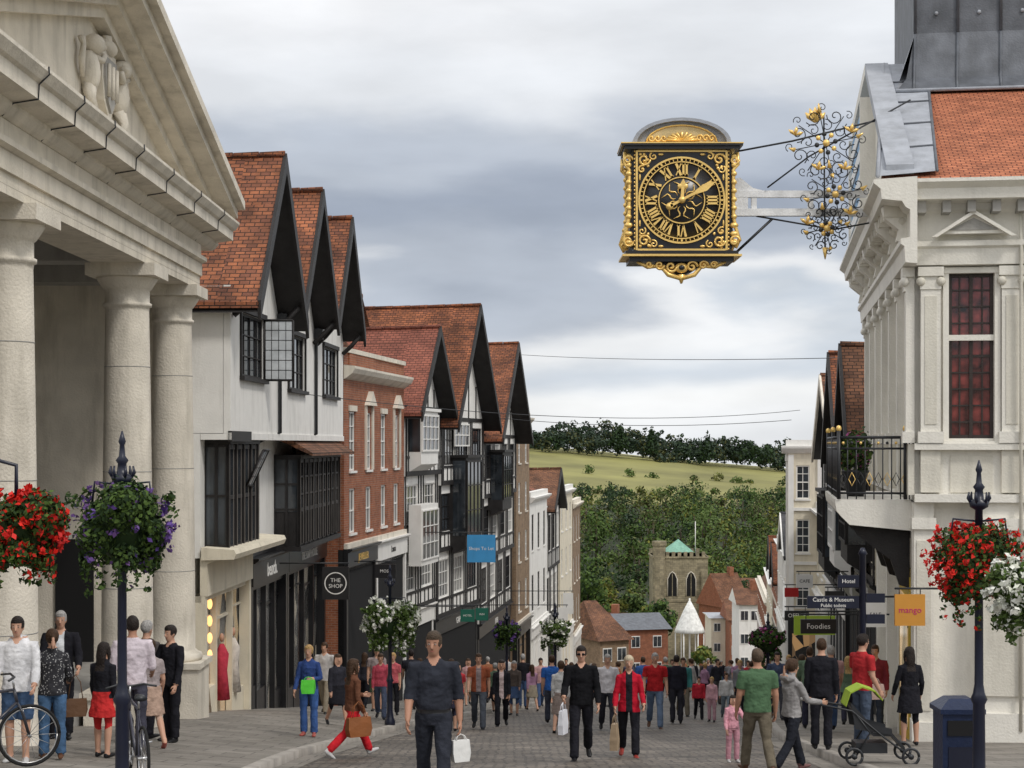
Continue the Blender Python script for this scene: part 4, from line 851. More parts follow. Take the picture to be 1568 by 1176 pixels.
# ---------------------------------------------------------------- foliage helper
def leaves(o,blobs,N,size,mats,weights,squash=1,shell=.6,outw=.8):
    rs=NR; blobs=np.array(blobs,float); vol=blobs[:,3]*blobs[:,3]; pr=vol/vol.sum()
    bi=rs.choice(len(blobs),N,p=pr); d=rs.normal(size=(N,3)); d/=np.linalg.norm(d,axis=1)[:,None]
    r=blobs[bi,3]*(shell+(1-shell)*rs.rand(N)**.6)*(1+.12*rs.normal(size=N)); c=blobs[bi,:3]+d*r[:,None]*np.array([1,1,squash])
    nrm=rs.normal(size=(N,3))*.55+d*outw; nrm/=np.linalg.norm(nrm,axis=1)[:,None]
    a=np.cross(nrm,rs.normal(size=(N,3))); a/=np.linalg.norm(a,axis=1)[:,None]; b=np.cross(nrm,a)
    s=size*(.6+.8*rs.rand(N))[:,None]
    V=np.stack([c-a*s,c-b*s*.6,c+a*s,c+b*s*.6],1).reshape(-1,3)
    ch=rs.choice(len(mats),N,p=np.array(weights)/sum(weights))
    p=o.P.setdefault(o.cur,dict(v=[],f=[],m=[],s=[],mats=[]))
    off=len(p['v']); p['v']+=V.tolist()
    for m in mats:
        if m not in p['mats']: p['mats'].append(m)
    idx=[p['mats'].index(m) for m in mats]
    for i in range(N): q=off+4*i; p['f'].append((q,q+1,q+2,q+3)); p['m'].append(idx[ch[i]]); p['s'].append(False)
def lf(n,a,b): return M(n,a,leaf=True,col2=b,grime=0,bump=0,rough=.65,spec=.15)
LEAFA=lf('leaf_green',(.085,.14,.03),(.045,.08,.02)); LEAFB=lf('leaf_dark_green',(.035,.065,.022),(.018,.036,.013)); LEAFY=lf('leaf_yellow_green',(.19,.19,.035),(.10,.12,.03))
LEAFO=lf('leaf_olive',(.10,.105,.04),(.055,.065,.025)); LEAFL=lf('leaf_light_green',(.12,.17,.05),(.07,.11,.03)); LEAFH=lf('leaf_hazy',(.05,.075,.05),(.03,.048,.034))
def pet(n,c,c2): return M(n,c,leaf=True,col2=c2,grime=0,bump=0,rough=.6)
PRED=pet('red_petals',(.75,.025,.012),(.45,.01,.01)); PWH=pet('white_petals',(.8,.8,.76),(.6,.62,.52)); PPU=pet('purple_petals',(.09,.045,.25),(.14,.07,.2)); PPK=pet('pink_petals',(.35,.06,.2),(.3,.05,.2))
TRUNK=M('bark',(.09,.07,.05))
G2=Obj('balcony_plant'); c=fr.xy(2.4,.9)
G2.part('leaves'); leaves(G2,[(*c,-.3,.32),(c[0]+.1,c[1]+.3,.0,.28),(c[0],c[1]-.2,-.1,.25)],900,.05,[LEAFA,PPK,LEAFB],[5,1,3]); G2.part('pot'); G2.lathe(c[0],c[1],[(.16,-1),(.24,-.55),(.26,-.55),(.26,-.5)],IRON); G2.finish(uv=False)
# ---------------------------------------------------------------- CLOCK
C=Obj('gilded_bracket_clock'); cx,cy,cz=3.25,33.0,4.67
C.part('case'); hw,hh=.88,.97; yf=cy-.45
C.box(cx-hw,cx+hw,yf,cy+.45,cz-hh,cz+hh,BLKP)
C.box(cx-hw-.22,cx+hw+.22,yf-.12,cy+.57,cz+hh,cz+hh+.06,BLKP); C.box(cx-hw-.28,cx+hw+.28,yf-.17,cy+.62,cz+hh+.06,cz+hh+.10,BLKP); C.box(cx-hw-.29,cx+hw+.29,yf-.18,cy+.63,cz+hh+.10,cz+hh+.12,GOLD)
C.box(cx-hw-.2,cx+hw+.2,yf-.1,cy+.55,cz-hh-.07,cz-hh,BLKP); C.box(cx-hw-.26,cx+hw+.26,yf-.15,cy+.6,cz-hh-.11,cz-hh-.07,GOLD)
C.box(cx-hw-.12,cx+hw+.12,yf-.02,cy+.47,cz-hh-.2,cz-hh-.112,BLKP)
C.part('arched_top'); prof=[]; z0=cz+hh+.12
for i in range(17): t=math.pi*i/16; prof.append((cx-.86*math.cos(t),z0+.42*math.sin(t)))
C.prism(prof,yf,cy+.45,LEADL)
pr2=[(cx-.94*math.cos(math.pi*i/16),z0+.48*math.sin(math.pi*i/16)) for i in range(17)]
for i in range(16):
    a,b=pr2[i],pr2[i+1]; c_,d_=prof[i],prof[i+1]; C.prism([a,b,d_,c_],yf-.12,cy+.5,LEADL)
C.part('gilded_shell')
C.prism([(cx-.66*math.cos(math.pi*i/12),z0+.01+.32*math.sin(math.pi*i/12)) for i in range(13)],yf-.02,yf-.004,M('cream_tympanum',(.6,.48,.26)))
C.tube([(cx-.68*math.cos(math.pi*i/12),yf-.03,z0+.01+.34*math.sin(math.pi*i/12)) for i in range(13)],.018,GOLD,5)
for i in range(9): t=math.pi*(i+.5)/9; C.tube([(cx,yf-.04,z0+.05),(cx-.3*math.cos(t),yf-.06,z0+.04+.17*math.sin(t))],[.015,.03],GOLD,6)
def scroll(o,c,r,turns,a0,sg,mat,rad=.014,y=None,N=22):
    pts=[]
    for i in range(N+1):
        t=i/N; q=a0+sg*turns*2*math.pi*t; rr=r*(1-t*.88); pts.append((c[0]+rr*math.cos(q),y,c[1]+rr*math.sin(q)))
    o.tube(pts,rad,mat,5)
for s in(-1,1):
    for k in range(3): scroll(C,(cx+s*(.34+.12*k),z0+.1),.07,1.2,0,s,GOLD,.016,y=yf-.04)
C.part('dial')
def ring(r0,r1,y,mat,N=64,d=.02):
    V=[];F=[]
    for i in range(N):
        t=2*math.pi*i/N
        for r,yy in((r0,y),(r1,y),(r1,y+d),(r0,y+d)): V.append((cx+r*math.sin(t),yy,cz+r*math.cos(t)))
    for i in range(N):
        j=(i+1)%N
        for k in range(4): F.append((4*i+k,4*j+k,4*j+(k+1)%4,4*i+(k+1)%4))
    C.add(V,F,mat)
ring(.80,.835,yf-.05,GOLD); ring(.725,.745,yf-.045,GOLD); ring(.43,.45,yf-.045,GOLD)
C.tube([(cx,yf+.0,cz),(cx,yf-.03,cz)],[.8,.8],BLKP,48)
def stroke(p,q,w,y=None,mat=GOLD,d=.025,w2=None):
    y=yf-.055 if y is None else y; p=Vector((p[0],p[1]));q=Vector((q[0],q[1])); t=(q-p).normalized(); n=Vector((-t.y,t.x)); w2=w if w2 is None else w2
    C.prism([tuple(p+n*w/2),tuple(q+n*w2/2),tuple(q-n*w2/2),tuple(p-n*w/2)],y,y+d,mat)
for i in range(60):
    t=2*math.pi*i/60; r0,r1=.75,.795; stroke((cx+r0*math.sin(t),cz+r0*math.cos(t)),(cx+r1*math.sin(t),cz+r1*math.cos(t)),.035 if i%5==0 else .014)
rom=['XII','I','II','III','IIII','V','VI','VII','VIII','IX','X','XI']
for h_,s in enumerate(rom):
    wd={'I':.062,'V':.125,'X':.125}; tot=sum(wd[c] for c in s); x=-tot/2; a=h_*math.pi/6
    def mp(gx,gz_,a=a): return (cx+(.475+gz_)*math.sin(a)+gx*math.cos(a),cz+(.475+gz_)*math.cos(a)-gx*math.sin(a))
    for c in s:
        w=wd[c]
        if c=='I': stroke(mp(x+w/2,0),mp(x+w/2,.225),.04); stroke(mp(x+w/2,0),mp(x+w/2,.022),.06); stroke(mp(x+w/2,.203),mp(x+w/2,.225),.06)
        if c=='V': stroke(mp(x+.015,.225),mp(x+w/2,0),.046,w2=.028); stroke(mp(x+w-.015,.225),mp(x+w/2,0),.02)
        if c=='X': stroke(mp(x+.015,.225),mp(x+w-.015,0),.046); stroke(mp(x+w-.015,.225),mp(x+.015,0),.02)
        x+=w
for i in range(12):
    a=i*math.pi/6+math.pi/12; pts=[]
    for k in range(7):
        r=.12+.27*k/6; aa=a+.16*math.sin(k*1.3)*(-1)**i; pts.append((cx+r*math.sin(aa),yf-.04,cz+r*math.cos(aa)))
    C.tube(pts,[.006,.010,.014,.016,.014,.009,.003],GOLD,5)
C.part('hands')
a=math.radians(62); dx_,dz_=math.sin(a),math.cos(a)
stroke((cx-dx_*.25,cz-dz_*.25),(cx+dx_*.3,cz+dz_*.3),.05,yf-.12); stroke((cx+dx_*.3,cz+dz_*.3),(cx+dx_*.5,cz+dz_*.5),.07,yf-.12,w2=.14); stroke((cx+dx_*.5,cz+dz_*.5),(cx+dx_*.72,cz+dz_*.72),.14,yf-.12,w2=.01)
C.tube([(cx-dx_*.27,yf-.12,cz-dz_*.27),(cx-dx_*.27,yf-.09,cz-dz_*.27)],[.07,.07],GOLD,12)
a=math.radians(4); dx_,dz_=math.sin(a),math.cos(a)
stroke((cx,cz),(cx+dx_*.25,cz+dz_*.25),.06,yf-.10); stroke((cx+dx_*.25,cz+dz_*.25),(cx+dx_*.4,cz+dz_*.4),.17,yf-.10,w2=.01)
for s in(-1,1): C.ell((cx+.015+s*.055,yf-.09,cz+.26),(.05,.015,.05),GOLD,8,6)
C.tube([(cx,yf-.15,cz),(cx,yf-.05,cz)],[.06,.07],GOLD,16)
C.part('gilded_spandrels')
for sxx in(-1,1):
    for szz in(-1,1):
        ox,oz=cx+sxx*.72,cz+szz*.8
        scroll(C,(ox,oz-szz*.02),.12,1.4,0,sxx*szz,GOLD,.022,y=yf-.03); scroll(C,(ox-sxx*.18,oz+szz*.04),.08,1.2,2,-sxx*szz,GOLD,.018,y=yf-.03); scroll(C,(ox+sxx*.04,oz-szz*.21),.08,1.2,1,-sxx*szz,GOLD,.018,y=yf-.03)
        for k in range(9): C.ell((ox+R.uniform(-.15,.09)*sxx,yf-.02,oz+R.uniform(-.2,.1)*szz),(.032,.012,.032),GOLD,6,4)
        C.ell((ox-sxx*.32,yf-.02,oz+szz*.08),(.06,.012,.025),GOLD,6,4); C.ell((ox+sxx*.08,yf-.02,oz-szz*.36),(.02,.012,.07),GOLD,6,4)
for s in(-1,1):
    C.box(cx+s*.86-.02,cx+s*.86+.02,yf-.035,yf+.01,cz-.955,cz+.955,GOLD); C.box(cx-.84,cx+.84,yf-.036,yf+.01,cz+s*.945-.018,cz+s*.945+.018,GOLD)
    for k in range(26): C.ell((cx+s*.90,yf-.01,cz-.93+.075*k),(.018,.015,.025),GOLD,5,4)
C.part('side_scrolls')
for s in(-1,1):
    X=cx+s*.92
    C.box(min(X-.01*s,X+s*.07),max(X-.01*s,X+s*.07),yf+.08,cy+.38,cz-.9,cz+.9,BLKP)
    for yy in(yf+.05,cy+.4):
        C.tube([(X+s*.16,yy,cz+.93),(X+s*.17,yy,cz+.7),(X+s*.08,yy,cz+.6),(X+s*.08,yy,cz-.3),(X+s*.12,yy,cz-.5),(X+s*.2,yy,cz-.75),(X+s*.12,yy,cz-.9)],.036,GOLD,6)
        for k in range(11): C.ell((X+s*.09,yy-.01,cz+.85-.165*k),(.06+.03*(k>7),.05,.055),GOLD,7,5)
        scroll(C,(X+s*.1,cz-.78),.11,1.4,0,s,GOLD,.026,y=yy-.03); scroll(C,(X+s*.1,cz+.78),.09,1.3,0,-s,GOLD,.024,y=yy-.03)
C.part('bottom_bracket')
zb_=cz-hh-.2
C.prism([(cx-.5,zb_),(cx+.5,zb_),(cx+.2,zb_-.18),(cx,zb_-.26),(cx-.2,zb_-.18)],cy-.2,cy+.2,BLKP)
for s in(-1,1):
    C.tube([(cx+s*.85,yf+.05,zb_),(cx+s*.65,yf+.05,zb_-.1),(cx+s*.4,yf+.05,zb_-.08),(cx+s*.25,yf+.03,zb_-.25),(cx,yf+.03,zb_-.33)],[.03,.045,.04,.05,.04],GOLD,6)
    for (q,w,r) in((.2,-.1,.11),(.42,-.07,.09),(.62,-.06,.07)): scroll(C,(cx+s*q,zb_+w),r,1.4,0,s,GOLD,.026,y=yf+.0)
C.ell((cx,yf+.03,zb_-.12),(.13,.08,.1),GOLD); C.ell((cx,yf-.04,zb_-.12),(.06,.03,.05),BLKP); C.tube([(cx,yf+.05,zb_-.25),(cx,yf+.05,zb_-.42)],[.08,.02],GOLD,8)
C.part('arm'); xw=7.62; WA=M('arm_white_paint',(.78,.79,.80),rough=.5,grime=.1)
C.box(cx+hw,xw,cy-.06,cy+.06,cz+.12,cz+.25,WA); C.box(cx+hw,xw,cy-.07,cy+.07,cz-.24,cz-.10,WA)
C.prism([(cx+hw,cz+.45),(cx+hw+.3,cz+.5),(cx+hw+.55,cz+.3),(cx+hw+.75,cz+.25),(cx+hw,cz+.251)],cy-.05,cy+.05,WA); C.box(cx+hw,cx+hw+.45,cy-.055,cy+.055,cz-.1,cz+.12,WA)
for q in(1.4,2.5): C.box(cx+q,cx+q+.1,cy-.05,cy+.05,cz-.1,cz+.12,WA)
C.part('stays')
C.tube([(cx+hw+.25,cy,cz+hh+.05),(cx+2.2,cy,cz+1.22),(xw,cy,cz+1.75)],.02,IRON,6); C.tube([(cx+hw+.2,cy,cz-hh),(cx+1.8,cy,cz-.3)],.03,IRON,6); C.tube([(cx+1.7,cy-.1,cz+.3),(cx+2.5,cy-.1,cz+.9),(xw+.1,cy-.1,cz+2.0)],.018,IRON,6)
C.tube([(cx+1.5,cy,cz-.24),(cx+3,cy,cz-.5),(cx+4.3,cy+.1,cz-.25)],.018,IRON,6)
C.part('wrought_ironwork')
for (px_,py_,rr) in((1262,222,.70),(1276,300,.60),(1263,352,.44)):
    ox,oz=bx(px_,cy),bz(py_,cy)
    for k in range(8):
        a=k*math.pi/4+.2; ca,sa=math.cos(a),math.sin(a)
        for yy in(cy-.16,):
            C.tube([(ox,yy,oz),(ox+rr*.5*ca,yy,oz+rr*.5*sa),(ox+rr*.9*ca,yy,oz+rr*.9*sa)],.010,IRON,5)
            scroll(C,(ox+rr*.8*math.cos(a+.25),oz+rr*.8*math.sin(a+.25)),rr*.24,1.3,a+2,1,IRON,.011,y=yy,N=16); scroll(C,(ox+rr*.5*math.cos(a-.25),oz+rr*.5*math.sin(a-.25)),rr*.18,1.2,a,-1,IRON,.010,y=yy,N=14)
            scroll(C,(ox+rr*1.0*math.cos(a-.1),oz+rr*1.0*math.sin(a-.1)),rr*.13,1.1,a+1,-1,IRON,.009,y=yy,N=12)
        C.ell((ox+rr*.26*ca,cy-.2,oz+rr*.26*sa),(.05,.03,.05),GOLD if k%2 else IRON,7,5)
        if k%2==0: C.tube([(ox+rr*.88*ca,cy-.16,oz+rr*.88*sa),(ox+rr*1.05*ca,cy-.2,oz+rr*1.05*sa+.05)],[.05,.008],GOLD,6)
    C.ell((ox,cy-.22,oz),(.07,.06,.07),GOLD,8,6)
ox=bx(1247,cy); oz=bz(185,cy)
for k in range(5): a=math.radians(30+30*k); C.tube([(ox,cy-.1,oz-.05),(ox+.15*math.cos(a),cy-.1,oz+.14*math.sin(a)),(ox+.22*math.cos(a),cy-.1,oz+.22*math.sin(a)+.03)],[.02,.055,.01],GOLD,6)
for (px_,py_) in((1250,262),(1298,330),(1233,345),(1300,205),(1215,210),(1290,262)):
    ox=bx(px_,cy); oz=bz(py_,cy)
    for k in range(3): a=math.radians(20+60*k); C.tube([(ox,cy-.2,oz),(ox+.1*math.cos(a),cy-.22,oz+.1*math.sin(a)),(ox+.17*math.cos(a),cy-.2,oz+.17*math.sin(a))],[.015,.04,.006],GOLD,5)
C.tube([(bx(1260,cy),cy-.1,bz(180,cy)),(bx(1262,cy),cy-.1,bz(395,cy))],.016,IRON,6); C.tube([(bx(1262,cy),cy-.1,bz(380,cy)),(bx(1262,cy),cy-.1,bz(398,cy))],[.06,.01],GOLD,6)
C.finish(uv=False)
# ---------------------------------------------------------------- right row
tg('jettied_house',(9.3,44.1),(10.1,50),'R',.0,2.75,2,roof=TILE2,over=.6,zshop=-3.7,txt='OFFICE',wmat=CREAM,oriel=(1.4,4.4,-3.2,-1.0,BLACKT,.5)).finish()
tg('tile_hung_house',(10.15,50.1),(11.3,58.5),'R',-.3,2.9,2,roof=TILE,over=.6,zshop=-4.3,txt='SHOES',wmat=CREAM,chim=(1.2,-3,.5,3.4),oriel=(2.5,5.5,-3.8,-1.4,WPAINT,.5)).finish()
tg('gabled_house',(11.35,58.6),(12.8,70),'R',-.3,2.6,2,roof=TILE2,over=.4,zshop=-5.4,shop=(WPAINT,SHOPW),wmat=WHITE,barge=STONEP,oriel=(3,7,-4.6,-1.8,BLACKT,.4)).finish()
flat('low_shop_building',(13.1,70.2),(14.3,79.7),'R',-3.0,1,CREAM,WPAINT,zs=-6.8,txt='BAKER',roof=TILE2,roofz=-1.4).finish()
o=flat('classical_cream_building',(13.0,80),(15.9,98),'R',-.1,3,CREAM,WPAINT,pil=True,wper=3.6,zs=-8.2,txt='BANK',winf=WPAINT)
f0=o.fr; o.fr=Fr((13.0,80),f0.xy(0,-6),'L'); hh_=(-.6+8.2)/3; ops=[]
for k in range(3):
    for u in(.38,2.0,3.6): ops.append((u,u+.62,-8.2+hh_*k+hh_*.22,-8.2+hh_*(k+1)-hh_*.16,2,4,WPAINT,GLASS))
o.part('end_wall'); wall(o,0,5.5,-8.2,-.1,.16,CREAM,ops,sill=WPAINT); o.part('end_trim')
o.prismb([(.16,-.45),(.28,-.4),(.46,-.2),(.48,-.1),(.16,-.08)],-.3,5.5,WPAINT); o.box(-.1,5.5,-.1,.22,-.08,.2,WPAINT)
for u in(.14,1.5,3.1): o.box(u-.13,u+.13,.15,.26,-8.1,-.5,WPAINT)
for k in range(3): o.box(0,5.5,.15,.24,-8.2+hh_*k,-8.05+hh_*k,WPAINT)
o.box(0,5.5,.0,.15,-13,-8.2,BLKP); o.box(0.2,5.3,.15,.19,-11.3,-8.9,SHOPW)
o.fr=f0; o.finish()
tg('white_pedimented_house',(16.2,98.3),(17.4,108),'R',-6.4,-4.2,2,roof=SLATE,over=.5,tim=False,fm=WPAINT,barge=WPAINT,shop=(WPAINT,SHOPC)).finish()
flat('white_terrace_house',(17.5,108.3),(19.4,124),'R',-6.9,2,WHITE,WPAINT,roof=TILE2,roofz=-5).finish()
tg('brick_terrace_house',(19.5,124.3),(21.4,140),'R',-10,-7.4,2,roof=TILE,over=.4,wmat=BRICK,tim=False,fm=WPAINT,ngab=2).finish()
flat('rendered_terrace_house',(21.5,140.3),(24,160),'R',-11.6,2,CREAM,WPAINT,roof=TILE,roofz=-9.6).finish()
flat('brick_terrace',(24.1,160.3),(27.5,190),'R',-15,2,BRICK,STONEP,roof=TILE2,roofz=-12).finish()
# ---------------------------------------------------------------- valley buildings
def cottage(name,px,d,w,dep,zroof,zeave,wmat,rmat,hip=False,rot=0,chim=True):
    X=bx(px,d); o=Obj(name); zg=tz(X,d)-1
    c,s=math.cos(rot),math.sin(rot)
    class Q:
        side='L'
        def __call__(q,a,b,z): return (X+a*c-b*s,d+a*s+b*c,z)
    o.fr=Q(); o.part('walls'); o.box(-w/2,w/2,-dep/2,dep/2,zg,zeave,wmat)
    o.part('roof'); e=.4; hx=w*.28 if hip else 0
    A=(-w/2-e,-dep/2-e,zeave);B_=(w/2+e,-dep/2-e,zeave);C_=(w/2+e,dep/2+e,zeave);D=(-w/2-e,dep/2+e,zeave);E=(-w/2-e*(not hip)+(hx),0,zroof);F_=(w/2+e*(not hip)-hx,0,zroof)
    o.quad(A,B_,F_,E,mat=rmat);o.quad(D,C_,F_,E,mat=rmat);o.quad(A,D,E,mat=rmat if hip else wmat);o.quad(B_,C_,F_,mat=rmat if hip else wmat)
    o.part('windows'); n=max(2,int(w/3)) 
    for i in range(n):
        u=-w/2+w*(i+.5)/n
        for z in np.arange(zeave-1.9,zg+1.5,-2.9):
            o.box(u-.5,u+.5,-dep/2-.06,-dep/2+.01,z-.1,z+1.2,WPAINT); o.box(u-.44,u-.03,-dep/2-.09,-dep/2-.05,z,z+1.1,GLASS); o.box(u+.03,u+.44,-dep/2-.09,-dep/2-.05,z,z+1.1,GLASS)
    if chim:
        o.part('chimney'); o.box(w*.2,w*.2+.8,-.5,.5,zeave,zroof+1.0,BRICK)
    o.finish()
cottage('hipped_roof_house',903,165,3.2,9,-15.2,-18.6,BRICKB,TILE2,hip=True,chim=False,rot=.5)
cottage('brick_shop_building',972,190,5.0,8,-18.9,-20.3,BRICK,LEAD,rot=.25,chim=False)
cottage('brown_roof_house',925,205,5,9,-20.3,-22.8,BRICKB,TILE2,rot=-.3)
cottage('white_river_building',1102,250,3.4,8,-25.0,-25.2,CREAM,LEADL,chim=False)
cottage('steep_red_roof_house',1108,290,4.6,9,-22,-27.5,BRICK,TILE2,rot=.4)
cottage('red_brick_house',1128,245,3.0,8,-22.4,-25,BRICK,TILE2)
cottage('distant_house',955,345,5,7,-31.5,-33,BRICK,TILE2,rot=.3)
cottage('terrace_of_houses',1160,330,7,9,-26,-29,BRICKB,TILE2)
cottage('distant_brick_house',925,335,5,8,-30,-32.5,WHITE,TILE2,rot=-.4)
cottage('white_gabled_cottage',1142,215,2.6,7,-18.2,-20,WHITE,TILE2)
K=Obj('church_tower'); d=300; X0,X1=bx(1001,d),bx(1084,d); w=X1-X0; zt0=bz(852,d); zg=tz(X0,d)-1; xm=(X0+X1)/2
K.part('walls'); K.box(X0,X1,d,d+w,zg,zt0,FLINT)
K.part('parapet')
for i in range(9):
    for (yy0,yy1) in((d-.15,d+.3),(d+w-.3,d+w+.15)): K.box(X0+w*i/9,X0+w*(i+.55)/9,yy0,yy1,zt0,zt0+.8,FLINT)
K.box(X0-.2,X1+.2,d-.2,d+w+.2,zt0-.3,zt0,FLINT)
K.part('stair_turret'); K.lathe(X0+1.0,d+.3,[(1.15,zg),(1.15,zt0+1.9),(1.3,zt0+1.9),(1.3,zt0+2.7)],FLINT,8,False)
K.part('buttresses')
for x in(X0+.1,X1-1.2): K.box(x,x+1.1,d-.9,d,zg,zt0-5,FLINT); K.box(x,x+1.1,d-.5,d,zt0-5,zt0-2.5,FLINT)
K.part('belfry_openings')
for c in(xm-1.5,xm+1.8):
    K.prism([(c-.75,zt0-7),(c+.75,zt0-7),(c+.75,zt0-4),(c+.4,zt0-3.2),(c,zt0-2.9),(c-.4,zt0-3.2),(c-.75,zt0-4)],d-.06,d+.02,DARK); K.box(c-.06,c+.06,d-.12,d-.05,zt0-7,zt0-3,FLINT)
    K.tube([(c-.85,d-.1,zt0-7),(c-.85,d-.1,zt0-4),(c-.45,d-.1,zt0-3.05),(c,d-.1,zt0-2.7),(c+.45,d-.1,zt0-3.05),(c+.85,d-.1,zt0-4),(c+.85,d-.1,zt0-7)],.09,STONEP,5)
K.box(X0-.1,X1+.1,d-.12,d,zt0-8,zt0-7.6,FLINT); K.box(X0-.1,X1+.1,d-.12,d,zt0-12,zt0-11.6,FLINT)
K.part('roof_cap'); zc=zt0+.6; K.add([(xm-2.6,d+w/2-2.6,zc),(xm+2.6,d+w/2-2.6,zc),(xm+2.6,d+w/2+2.6,zc),(xm-2.6,d+w/2+2.6,zc),(xm,d+w/2,zc+2.2)],[(0,1,4),(1,2,4),(2,3,4),(3,0,4)],COPPER)
K.part('nave'); K.box(X0-6,X1+3,d+w,d+w+24,zg,zg+6,FLINT); K.prism([(X0-6,zg+6),(X1+3,zg+6),(xm-1,zg+10)],d+w,d+w+24,SLATE)
K.part('flagpole'); K.tube([(xm+3,d+4,zt0),(xm+3,d+4,zt0+6)],.07,WPAINT,6); K.finish()
T=Obj('white_conical_canopy'); X=bx(1056,240); T.part('canvas'); T.lathe(X,240,[(2.2,bz(968,240)),(2.0,bz(962,240)),(.9,bz(935,240)),(.15,bz(920,240))],M('white_canvas',(.75,.75,.73)),16); T.part('pole'); T.tube([(X,240,tz(X,240)-.5),(X,240,bz(916,240))],.12,WPAINT)
for k in range(6): a=k*math.pi/3; T.tube([(X+2.0*math.cos(a),240+2.0*math.sin(a),tz(X,240)-.5),(X+2.0*math.cos(a),240+2.0*math.sin(a),bz(966,240))],.08,WPAINT)
T.finish(uv=False)
# ---------------------------------------------------------------- trees
Wd=Obj('woodland')
def crown(o,x,y,z,r,h,n,mats,wts,ls,trunk=True,nb=9):
    blobs=[]
    for k in range(nb):
        a=R.uniform(0,6.28); q=R.uniform(.35,.75)*r; zz=z+h*R.uniform(.38,.86); q*=1-.45*max(0,(zz-z)/h-.6)/.26; blobs.append((x+q*math.cos(a),y+q*math.sin(a),zz,r*R.uniform(.28,.44)))
    blobs.append((x,y,z+h*.6,r*.5)); blobs.append((x+R.uniform(-.2,.2)*r,y,z+h*.9,r*.3))
    o.part('foliage'); leaves(o,blobs,n,ls,mats,wts,squash=.85,shell=.75,outw=1.5)
    if trunk:
        o.part('trunks'); o.tube([(x,y,z-.5),(x+.1,y,z+h*.35),(x,y,z+h*.75)],[r*.06,r*.045,r*.02],TRUNK,5)
        for k in range(3): b=blobs[k]; o.tube([(x,y,z+h*.3),(b[0],b[1],b[2])],[r*.03,r*.012],TRUNK,4)
TM=[((LEAFB,LEAFA),(4,1)),((LEAFB,LEAFA),(4,1)),((LEAFA,LEAFB),(4,1)),((LEAFO,LEAFA),(3,1)),((LEAFL,LEAFA),(3,1)),((LEAFY,LEAFO),(2,1)),((LEAFB,LEAFH),(3,1)),((LEAFA,LEAFO),(2,1)),((LEAFL,LEAFY),(2,1))]
y=392
while y<690:
    x=bx(800,y)-20+R.uniform(0,8)
    while x<bx(1290,y):
        mats,w=R.choice(TM); big=R.random()
        h=(R.uniform(8,12) if big<.55 else R.uniform(13,19))*(1 if y>430 else .8)*(1-.35*sm(590,680,y)); r=h*R.uniform(.36,.54); crown(Wd,x,y+R.uniform(-6,6),tz(x,y),r,h,int((250 if y<560 else 190)*(r/5)**1.6),mats,w,.5,trunk=R.random()<.5)
        x+=r*R.uniform(1.4,2.1)
    y+=15 if y<560 else 19
Wd.finish(uv=False)
Hl=Obj('hilltop_trees')
for row in range(3):
    x=-90
    while x<330:
        y=1010+row*22+R.uniform(-8,8); big=mnoise.noise(Vector((x/38,row*.3,2)))
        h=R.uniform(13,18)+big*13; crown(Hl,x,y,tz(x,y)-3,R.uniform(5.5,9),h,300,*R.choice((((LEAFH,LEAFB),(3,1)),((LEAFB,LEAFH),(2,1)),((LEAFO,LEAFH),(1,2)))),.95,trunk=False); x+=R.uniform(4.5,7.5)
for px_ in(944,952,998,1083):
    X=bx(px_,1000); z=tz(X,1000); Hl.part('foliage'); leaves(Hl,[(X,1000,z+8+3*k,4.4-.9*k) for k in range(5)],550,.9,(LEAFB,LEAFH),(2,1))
for (xa,xb,yy) in((-60,260,775),(40,260,880)):
    x=xa
    while x<xb: crown(Hl,x,yy+R.uniform(-4,4)+.1*x,tz(x,yy)-1.5,R.uniform(2.5,5),R.uniform(4,7),110,*R.choice(TM),.7,trunk=False); x+=R.uniform(4,9) if yy<800 else R.uniform(5,30)
Hl.finish(uv=False)
def tree(px,d,ztop,r,mats,w,n=2200,ls=.32):
    X=bx(px,d); z=tz(X,d); o=Obj('broadleaf_tree'); h=ztop-z; crown(o,X,d,z,r,h,n,mats,w,ls,nb=13); o.finish(uv=False)
tree(1012,262,bz(915,262),3.6,(LEAFA,LEAFB),(2,1)); tree(985,270,bz(925,270),3.2,(LEAFA,LEAFY),(2,1)); tree(935,310,bz(880,310),5,(LEAFY,LEAFA),(2,1)); tree(900,300,bz(870,300),5,(LEAFA,LEAFB),(2,1)); tree(965,320,bz(885,320),4,(LEAFL,LEAFB),(2,1))
tree(1078,232,bz(990,232),1.8,(LEAFY,LEAFA),(1,1),900); tree(1130,300,bz(880,300),4.5,(LEAFB,LEAFA),(2,1)); tree(1160,350,bz(845,350),6,(LEAFA,LEAFB),(2,1)); tree(1190,360,bz(850,360),6,(LEAFB,LEAFA),(2,1)); tree(950,230,bz(950,230),2.6,(LEAFB,LEAFA),(2,1),1500)
